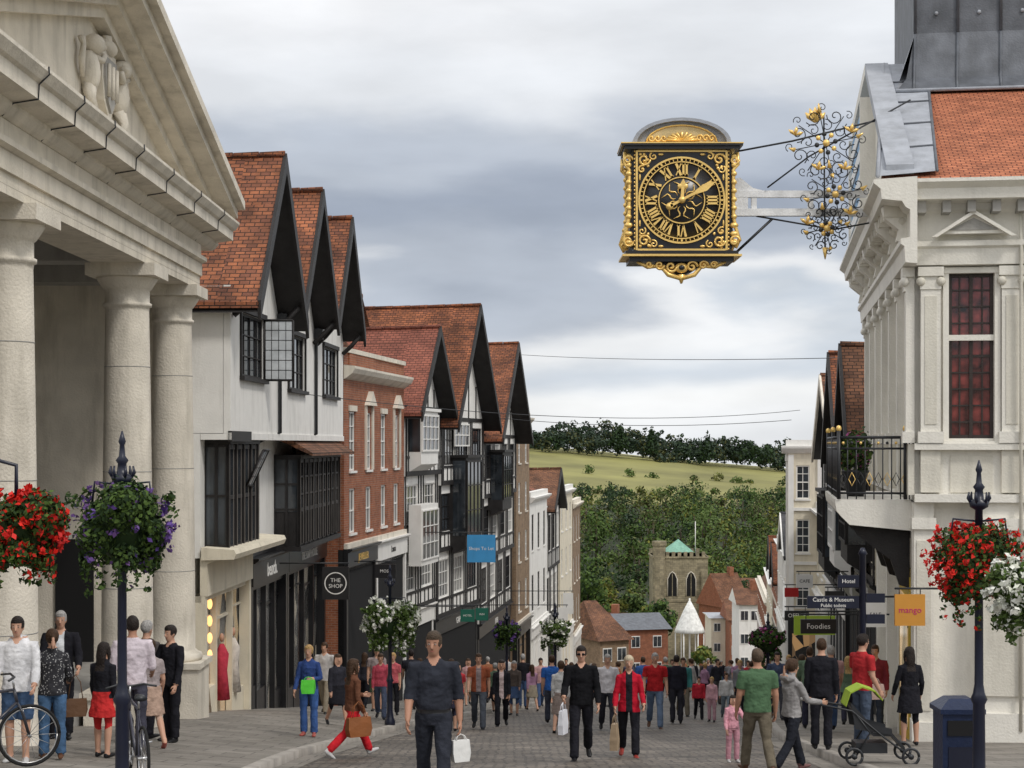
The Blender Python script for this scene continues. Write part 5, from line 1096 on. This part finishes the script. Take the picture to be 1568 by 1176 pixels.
# ---------------------------------------------------------------- lamp posts with baskets
def basket_post(px,d,ztop_y,cz_y,r,fl,dense=1.0,dpost=0,nbl=90):
    Xb=bx(px,d); X=Xb+dpost; zg=gz(X,d); zt=bz(ztop_y,d); o=Obj('flower_basket_post'); c=bz(cz_y,d)
    o.part('post'); o.lathe(X,d,[(.12,zg-.05),(.12,zg+.1),(.09,zg+.16),(.065,zg+.3),(.06,zg+.95),(.085,zg+1.0),(.06,zg+1.06),(.045,zg+1.15),(.038,zt-.45),(.09,zt-.42),(.10,zt-.37),(.05,zt-.34),(.04,zt-.25),(.06,zt-.22),(.03,zt-.18),(.022,zt-.08),(.035,zt-.05),(.006,zt+.05)],NAVY,14)
    for k in range(6): a=k*math.pi/3; o.tube([(X+.075*math.cos(a),d+.075*math.sin(a),zt-.4),(X+.11*math.cos(a),d+.11*math.sin(a),zt-.33),(X+.1*math.cos(a),d+.1*math.sin(a),zt-.27)],[.012,.018,.008],NAVY,5)
    if dpost: o.tube([(X,d,c+r*1.3),(Xb+(X-Xb)*.5,d,c+r*1.5),(Xb,d,c+r*1.25),(Xb,d,c+r*.5)],.018,NAVY,6)
    else:
        for s in(-1,1): o.tube([(X,d,c+r*.75),(X+s*r*.5,d,c+r*.8),(X+s*r*.55,d,c+r*.4)],.012,NAVY,6)
    X=Xb
    o.part('basket'); o.lathe(X,d,[(.1,c-r*.6),(r*.45,c-r*.35),(r*.55,c+.0),(r*.55,c+.05)],LEAFB,14)
    o.part('flowers'); bl=[]
    for k in range(13):
        a=k*2*math.pi/9+R.uniform(-.25,.25); q=r*R.uniform(.38,.62) if k<9 else r*.15; bl.append((X+q*math.cos(a),d+q*math.sin(a),c+R.uniform(-.2,.38)*r,r*R.uniform(.3,.48)))
    for k in range(6): a=R.uniform(0,6.28); bl.append((X+r*.45*math.cos(a),d+r*.45*math.sin(a),c-r*R.uniform(.4,.7),r*.26))
    n=int(9000*dense); s=.026 if d<22 else .045
    leaves(o,bl,n,s,fl[0],fl[1],squash=.95,shell=.72)
    for k in range(14):
        a=R.uniform(0,6.28); q=r*R.uniform(.4,.85); zz=c-r*R.uniform(.3,.7); ln=r*R.uniform(.3,.7)
        leaves(o,[(X+q*math.cos(a),d+q*math.sin(a),zz-ln*t,.035) for t in(0,.3,.6,.9)],36,s,fl[0],fl[1])
        a=R.uniform(0,6.28); q=r*R.uniform(.7,.95); leaves(o,[(X+q*math.cos(a),d+q*math.sin(a),c+r*R.uniform(.0,.6),.06)],20,s,fl[0][:2],[1,1])
    o.part('blooms'); fm=fl[0][-1]; cc=[]
    for k in range(int(nbl*dense)):
        a=R.uniform(0,6.28); e=R.uniform(-.7,1.2); q=r*R.uniform(.8,1.06); cc.append((X+q*math.cos(a)*math.cos(e),d+q*math.sin(a)*math.cos(e),c+q*.85*math.sin(e),.035 if d<22 else .05))
    leaves(o,cc,len(cc)*9,s*1.05,[fm],[1])
    o.finish(uv=False)
fp=([LEAFA,LEAFB,PPU],[6,5,.4]); fr_=([LEAFA,LEAFB,PRED],[4,3,1.6]); fw_=([LEAFA,LEAFL,PWH],[3,3,1.3])
basket_post(187,15.5,668,805,.5,fp,1.2,nbl=42); basket_post(25,13.6,640,808,.40,fr_,1.1,dpost=-.75,nbl=110)
basket_post(1499,17,712,858,.52,fr_,1.2,nbl=95); basket_post(1582,13.2,700,905,.36,fw_,1.1,dpost=.6,nbl=130)
basket_post(597,38,868,952,.68,fw_,.8,nbl=90)
basket_post(776,58,930,968,.5,fp,.3); basket_post(850,56,925,968,.55,fw_,.35,nbl=110); basket_post(1176,44,940,982,.46,([LEAFA,LEAFB,PPK],[4,4,.4]),.4,nbl=40)
# ---------------------------------------------------------------- street furniture & signs
o=Obj('fingerpost_sign'); d=27.8; X=bx(1321,d); zg=gz(X,d); zt=bz(850,d)
o.part('post'); o.lathe(X,d,[(.11,zg-.03),(.11,zg+.5),(.06,zg+.6),(.055,zt),(.08,zt+.02),(.03,zt+.12)],NAVY,12)
for z,w,t in((bz(922,d),.85,'Castle & Museum'),(bz(890,d),.35,'Hotel')):
    o.part('arms'); o.box(X-.06-w,X-.06,d-.02,d+.02,z-.1,z+.1,NAVY); o.part('text'); o.text(t,.095,X-.06-w/2,d-.022,z+(.04 if w>.5 else 0),WPAINT,ext=.002)
    if w>.5: o.text('Public toilets',.08,X-.06-w/2,d-.022,z-.055,WPAINT,ext=.002)
    o.part('arms'); o.box(X+.06,X+.06+.3,d-.02,d+.02,z-.35,z-.2,NAVY)
o.finish(uv=False)
def hang(name,px,d,y0,y1,w,mat,txt=None,tm=None,circle=False,wallx=None,ts=.15):
    o=Obj(name); X=bx(px,d); a,b=bz(y1,d),bz(y0,d); o.part('panel'); o.box(X-w/2,X+w/2,d-.03,d+.03,a,b,mat)
    o.part('bracket'); wx=wallx if wallx is not None else X-1; o.tube([(wx,d,b+.1),(X+(w/2 if X>wx else -w/2),d,b+.1)],.02,IRON,6)
    for s in(-.35,.35): o.tube([(X+s*w,d,b+.1),(X+s*w,d,b)],.01,IRON,5)
    if circle:
        o.part('roundel'); V=[];F=[];N=32
        for i in range(N):
            t=2*math.pi*i/N
            for r in(.42*w,.38*w): V.append((X+r*math.sin(t),d-.036,(a+b)/2+r*math.cos(t)))
        for i in range(N): j=(i+1)%N; F.append((2*i,2*j,2*j+1,2*i+1))
        o.add(V,F,tm)
    if txt:
        o.part('text'); ls=txt.split('|')
        for i,t in enumerate(ls): o.text(t,ts,X,d-.033,(a+b)/2+((len(ls)-1)/2-i)*ts*1.05,tm,ext=.003)
    o.finish(uv=False)
def flatm(n,c,**k): return M(n,c,grime=.08,var=.05,bump=0,rough=.5,**k)
hang('hanging_shop_sign',514,46,868,918,.72,BLKP,'THE|SHOP',WPAINT,True,wallx=-6.3,ts=.15)
hang('hanging_sign',590,56,864,885,.7,BLKP,'MOSS',WPAINT,wallx=-5.2,ts=.14)
hang('letting_board',737,66,819,861,1.1,flatm('blue_sign',(.06,.30,.6)),'Shops To Let',WPAINT,wallx=-3.4,ts=.18)
hang('green_shop_sign',716,60,933,952,.5,flatm('green_sign',(.02,.13,.09)),'HOTEL',WPAINT,wallx=-4.6,ts=.1)
hang('green_shop_sign',738,60,931,950,.45,MATS['green_sign'],'INN',WPAINT,wallx=-4.6,ts=.1)
hang('black_shop_sign',1253,36,948,970,.75,BLKP,'Foodies',WPAINT,wallx=8.0,ts=.16)
hang('lime_shop_sign',1247,37.5,943,972,.9,flatm('lime_sign',(.35,.5,.05)),None,None,wallx=8.2)
hang('orange_shop_sign',1393,29.3,910,958,.52,flatm('orange_sign',(.6,.28,.05)),'mango',flatm('magenta',(.5,.02,.15)),wallx=7.4,ts=.15)
hang('white_shop_sign',1340,31,922,960,.4,WPAINT,'SALE',BLKP,wallx=7.4,ts=.1)
hang('office_sign',1220,42,935,950,.6,BLKP,'OFFICE',WPAINT,wallx=8.9,ts=.14)
hang('black_bracket_sign',1278,44,905,930,.5,BLKP,'inn',GOLD,wallx=9.0,ts=.16); hang('red_bracket_sign',1212,56,900,914,.45,flatm('red_sign',(.5,.03,.03)),None,None,wallx=10.9); hang('white_bracket_sign',1232,52,880,900,.5,WPAINT,'CAFE',BLKP,wallx=10.3,ts=.14)
hang('white_hanging_sign',862,70,930,950,.4,WPAINT,None,None,wallx=-1)
hang('white_panel_sign',870,84,908,940,.5,WPAINT,None,None,wallx=-1)
YS=flatm('yellow_shopfront',(.6,.42,.05))
o=Obj('yellow_display_panel'); o.fr=fr; o.part('frame'); o.box(.6,3.0,-.18,.03,-5.9,-2.4,YS); o.part('poster'); o.box(.9,2.7,.032,.045,-5.2,-2.8,SHOPY); o.finish()
# litter bin
o=Obj('litter_bin'); d=18.2; X=bx(1466,d); zg=gz(X,d); BB=M('bin_blue',(.012,.022,.06),rough=.4,grime=.1)
o.part('body'); o.box(X-.21,X+.21,d-.21,d+.21,zg,zg+.85,BB); o.box(X-.24,X+.24,d-.24,d+.24,zg+.85,zg+.9,BB); o.part('slot'); o.box(X-.16,X+.16,d-.225,d-.2,zg+.62,zg+.78,DARK); o.part('panel'); o.box(X-.15,X+.15,d-.22,d-.205,zg+.15,zg+.5,NAVY)
V=[(X-.24,d-.24,zg+.9),(X+.24,d-.24,zg+.9),(X+.24,d+.24,zg+.9),(X-.24,d+.24,zg+.9),(X-.12,d-.12,zg+1.0),(X+.12,d-.12,zg+1.0),(X+.12,d+.12,zg+1.0),(X-.12,d+.12,zg+1.0)]
o.part('lid'); o.add(V,[(0,1,5,4),(1,2,6,5),(2,3,7,6),(3,0,4,7),(4,5,6,7)],BB); o.finish(uv=False)
def bicycle(X,Y,rot,col):
    zg=gz(X,Y); o=Obj('bicycle'); c,s=math.cos(rot),math.sin(rot); m=M('bike_%d'%int(col[0]*99),col,rough=.3,grime=0,bump=0,spec=.5); RB=M('tyre_rubber',(.015,.015,.015),rough=.8,grime=0)
    def Q(a,z,b=0): return (X+a*c-b*s,Y+a*s+b*c,zg+z)
    ST_=M('steel_spokes',(.5,.5,.5),rough=.3,metal=.9,grime=0,bump=0)
    for n,a in(('rear_wheel',-.52),('front_wheel',.52)):
        o.part(n); pts=[Q(a+.33*math.cos(t),.345+.33*math.sin(t)) for t in np.linspace(0,2*math.pi,29)]; o.tube(pts,.018,RB,6)
        o.tube([Q(a+.305*math.cos(t),.345+.305*math.sin(t)) for t in np.linspace(0,2*math.pi,29)],.009,ST_,5)
        for k in range(14): t=k*2*math.pi/14; o.tube([Q(a,.345,.02*(-1)**k),Q(a+.3*math.cos(t),.345+.3*math.sin(t))],.003,ST_,4)
        o.tube([Q(a,.345,-.06),Q(a,.345,.06)],.02,ST_,8)
    o.part('frame'); bb=Q(-.08,.3); st=Q(-.22,.82); hd=Q(.36,.86); hd2=Q(.39,.72)
    for p,q in((bb,st),(st,hd),(bb,hd2),(hd,hd2)): o.tube([p,q],.017,m,8)
    for b in(-.05,.05): o.tube([bb,Q(-.52,.345,b)],.011,m,6); o.tube([Q(-.2,.76),Q(-.52,.345,b)],.01,m,6); o.tube([hd2,Q(.45,.6,b),Q(.52,.345,b)],.012,m,6)
    o.part('handlebar'); o.tube([hd,Q(.34,1.0)],.013,ST_,6); o.tube([Q(.26,1.0,-.28),Q(.34,1.02,-.15),Q(.36,1.0,0),Q(.34,1.02,.15),Q(.26,1.0,.28)],.013,IRON,6)
    o.part('saddle'); o.tube([st,Q(-.24,.94)],.012,ST_,6); o.tube([Q(-.38,.96),Q(-.28,.97),Q(-.12,.96)],[(.07,.03),(.06,.03),(.02,.02)],IRON,8)
    o.part('cranks'); o.tube([Q(-.08,.3,.06),Q(-.02,.15,.09),Q(-.02,.15,.16)],.012,ST_,6); o.tube([Q(-.08,.3,-.06),Q(-.14,.45,-.09),Q(-.14,.45,-.16)],.012,ST_,6)
    o.tube([Q(-.08+.09*math.cos(t),.3+.09*math.sin(t),.05) for t in np.linspace(0,2*math.pi,17)],.008,ST_,5); o.finish(uv=False)
bicycle(bx(207,18.6),18.6,math.radians(112),(.05,.05,.07)); bicycle(bx(-30,18.6),18.6,math.radians(25),(.04,.04,.05))
o=Obj('pushchair'); X,Y=(GH[0].x+GH[1].x)/2+.75,(GH[0].y+GH[1].y)/2-.1; zg=gz(X,Y); GR=M('lime_fabric',(.30,.42,.04),grime=0); hz=(GH[0].z+GH[1].z)/2-zg
o.part('frame')
for b in(-.22,.22):
    o.tube([(X-.75,Y+b,zg+hz),(X-.35,Y+b,zg+.75),(X+.1,Y+b,zg+.38),(X+.45,Y+b,zg+.12)],.014,IRON,6); o.tube([(X-.3,Y+b,zg+.12),(X-.1,Y+b,zg+.45),(X-.3,Y+b,zg+.72)],.014,IRON,6)
o.tube([(X-.75,Y-.22,zg+hz),(X-.75,Y+.22,zg+hz)],.018,IRON,6); o.tube([(X-.3,Y-.22,zg+.2),(X-.3,Y+.22,zg+.2)],.012,IRON,6)
o.part('wheels')
for a in(-.32,.45):
    for b in(-.25,.25): o.tube([(X+a+.11*math.cos(t),Y+b,zg+.13+.11*math.sin(t)) for t in np.linspace(0,2*math.pi,17)],.02,IRON,6); o.tube([(X+a,Y+b-.02,zg+.13),(X+a,Y+b+.02,zg+.13)],.04,IRON,8)
o.part('seat'); 
def sheet(pts,t,m):
    for i in range(len(pts)-1):
        (a,z),(a2,z2)=pts[i],pts[i+1]; o.add([(X+a,Y-.2,zg+z),(X+a2,Y-.2,zg+z2),(X+a2,Y+.2,zg+z2),(X+a,Y+.2,zg+z),(X+a,Y-.2,zg+z-t),(X+a2,Y-.2,zg+z2-t),(X+a2,Y+.2,zg+z2-t),(X+a,Y+.2,zg+z-t)],[(0,1,2,3),(4,5,6,7),(0,1,5,4),(2,3,7,6),(1,2,6,5),(0,3,7,4)],m)
sheet([(-.36,.86),(-.22,.6),(-.05,.45),(.2,.45),(.38,.25)],.05,IRON); 
for b in(-.215,.2): o.add([(X-.36,Y+b,zg+.86),(X-.3,Y+b,zg+.5),(X+.2,Y+b,zg+.42),(X+.2,Y+b,zg+.5),(X-.1,Y+b,zg+.58)],[(0,1,2,3,4)],IRON)
o.part('hood'); sheet([(-.42,.82),(-.36,1.0),(-.2,1.08),(-.02,1.02),(.08,.9)],.02,GR); o.part('basket'); o.box(X-.28,X+.15,Y-.16,Y+.16,zg+.16,zg+.3,IRON); o.finish(uv=False)
def wire(a,b,sag,r=.016):
    o=Obj('overhead_wire'); a=Vector(a);b=Vector(b); o.tube([tuple(a.lerp(b,t)-Vector((0,0,sag*4*t*(1-t)))) for t in np.linspace(0,1,17)],r,IRON,5); o.finish(uv=False)
wire((bx(795,88),88,bz(543,88)),(bx(1325,50),50,bz(547,50)),.15,.012)
wire((bx(735,80),80,bz(637,80)),(bx(1212,78),78,bz(643,78)),.35,.014)
wire((bx(440,46),46,bz(600,46)),(bx(1225,69),69,bz(628,69)),.5,.011)
# ---------------------------------------------------------------- sky, sun, camera
w=bpy.data.worlds.new('World'); sc.world=w; w.use_nodes=True; nt=w.node_tree; L=nt.links; bg=nt.nodes['Background']; out=nt.nodes['World Output']
sky=nn(nt,'ShaderNodeTexSky'); sky.sky_type='NISHITA'; sky.sun_disc=False; sky.sun_elevation=math.radians(50); sky.sun_rotation=math.radians(138)
L.new(sky.outputs[0],bg.inputs[0]); bg.inputs[1].default_value=.08
tc=nn(nt,'ShaderNodeTexCoord'); sp=nn(nt,'ShaderNodeSeparateXYZ'); L.new(tc.outputs['Generated'],sp.inputs[0])
mp=nn(nt,'ShaderNodeMapping'); mp.inputs['Scale'].default_value=(2.6,2.0,8.5); mp.inputs['Location'].default_value=(.9,.1,.75); L.new(tc.outputs['Generated'],mp.inputs[0])
n1=nn(nt,'ShaderNodeTexNoise'); n1.inputs['Scale'].default_value=1.6; n1.inputs['Detail'].default_value=7; n1.inputs['Roughness'].default_value=.46; n1.inputs['Distortion'].default_value=.2; L.new(mp.outputs[0],n1.inputs['Vector'])
m1=nn(nt,'ShaderNodeMath',operation='MULTIPLY_ADD'); m1.inputs[1].default_value=.19; m1.inputs[2].default_value=-.095; L.new(n1.outputs['Fac'],m1.inputs[0])
mlat=nn(nt,'ShaderNodeMath',operation='MULTIPLY'); mlat.inputs[1].default_value=-.06; L.new(sp.outputs[0],mlat.inputs[0])
a0=nn(nt,'ShaderNodeMath',operation='ADD'); L.new(m1.outputs[0],a0.inputs[0]); L.new(mlat.outputs[0],a0.inputs[1])
m3=nn(nt,'ShaderNodeMapRange'); m3.inputs['From Min'].default_value=0; m3.inputs['From Max'].default_value=.09; m3.inputs['To Min'].default_value=.2; m3.inputs['To Max'].default_value=1; L.new(sp.outputs[2],m3.inputs['Value'])
a2=nn(nt,'ShaderNodeMath',operation='MULTIPLY'); L.new(a0.outputs[0],a2.inputs[0]); L.new(m3.outputs[0],a2.inputs[1])
a1=nn(nt,'ShaderNodeMath',operation='ADD'); L.new(sp.outputs[2],a1.inputs[0]); L.new(a2.outputs[0],a1.inputs[1])
m2=nn(nt,'ShaderNodeMath',operation='MULTIPLY'); m2.inputs[1].default_value=2.0; L.new(a1.outputs[0],m2.inputs[0])
rp=nn(nt,'ShaderNodeValToRGB'); cr=rp.color_ramp; cr.interpolation='EASE'
st=[(0,(.80,.82,.85)),(.06,(.86,.87,.88)),(.095,(.60,.65,.72)),(.13,(.83,.84,.86)),(.175,(.46,.50,.575)),(.25,(.34,.38,.46)),(.33,(.50,.54,.61)),(.41,(.80,.82,.85)),(.6,(.92,.92,.93)),(1,(1.12,1.12,1.12))]
cr.elements[0].position=0; cr.elements[0].color=st[0][1]+(1,); cr.elements[1].position=1; cr.elements[1].color=st[-1][1]+(1,)
for p_,c_ in st[1:-1]: e=cr.elements.new(p_); e.color=c_+(1,)
L.new(m2.outputs[0],rp.inputs[0])
n2=nn(nt,'ShaderNodeTexNoise'); n2.inputs['Scale'].default_value=3.0; n2.inputs['Detail'].default_value=7; n2.inputs['Roughness'].default_value=.5; L.new(mp.outputs[0],n2.inputs['Vector'])
r2=nn(nt,'ShaderNodeMapRange'); r2.inputs['From Min'].default_value=.35; r2.inputs['From Max'].default_value=.7; r2.inputs['To Min'].default_value=.92; r2.inputs['To Max'].default_value=1.12; L.new(n2.outputs['Fac'],r2.inputs[0])
sc_=nn(nt,'ShaderNodeVectorMath',operation='SCALE'); L.new(rp.outputs[0],sc_.inputs[0]); L.new(r2.outputs[0],sc_.inputs['Scale'])
bg2=nn(nt,'ShaderNodeBackground'); L.new(sc_.outputs[0],bg2.inputs[0]); bg2.inputs[1].default_value=1.08
mx=nn(nt,'ShaderNodeMixShader'); mx.inputs[0].default_value=.9; L.new(bg.outputs[0],mx.inputs[1]); L.new(bg2.outputs[0],mx.inputs[2]); L.new(mx.outputs[0],out.inputs[0])
sd=bpy.data.lights.new('sun','SUN'); sd.energy=1.5; sd.angle=math.radians(10); sd.color=(1,.95,.88); so=bpy.data.objects.new('sun',sd); sc.collection.objects.link(so)
so.rotation_euler=Vector((.45,-.5,.80)).to_track_quat('Z','Y').to_euler()
cam=bpy.data.cameras.new('camera'); co=bpy.data.objects.new('camera',cam); sc.collection.objects.link(co); co.rotation_euler=(math.pi/2,0,0); co.location=(0,0,0)
cam.sensor_width=36; cam.lens=36*FP/1568; cam.shift_y=92/1568; cam.clip_start=.1; cam.clip_end=6000; sc.camera=co
sc.view_settings.view_transform='Standard'; sc.view_settings.look='None'; sc.view_settings.exposure=0
print('verts',sum(len(m.vertices) for m in bpy.data.meshes))
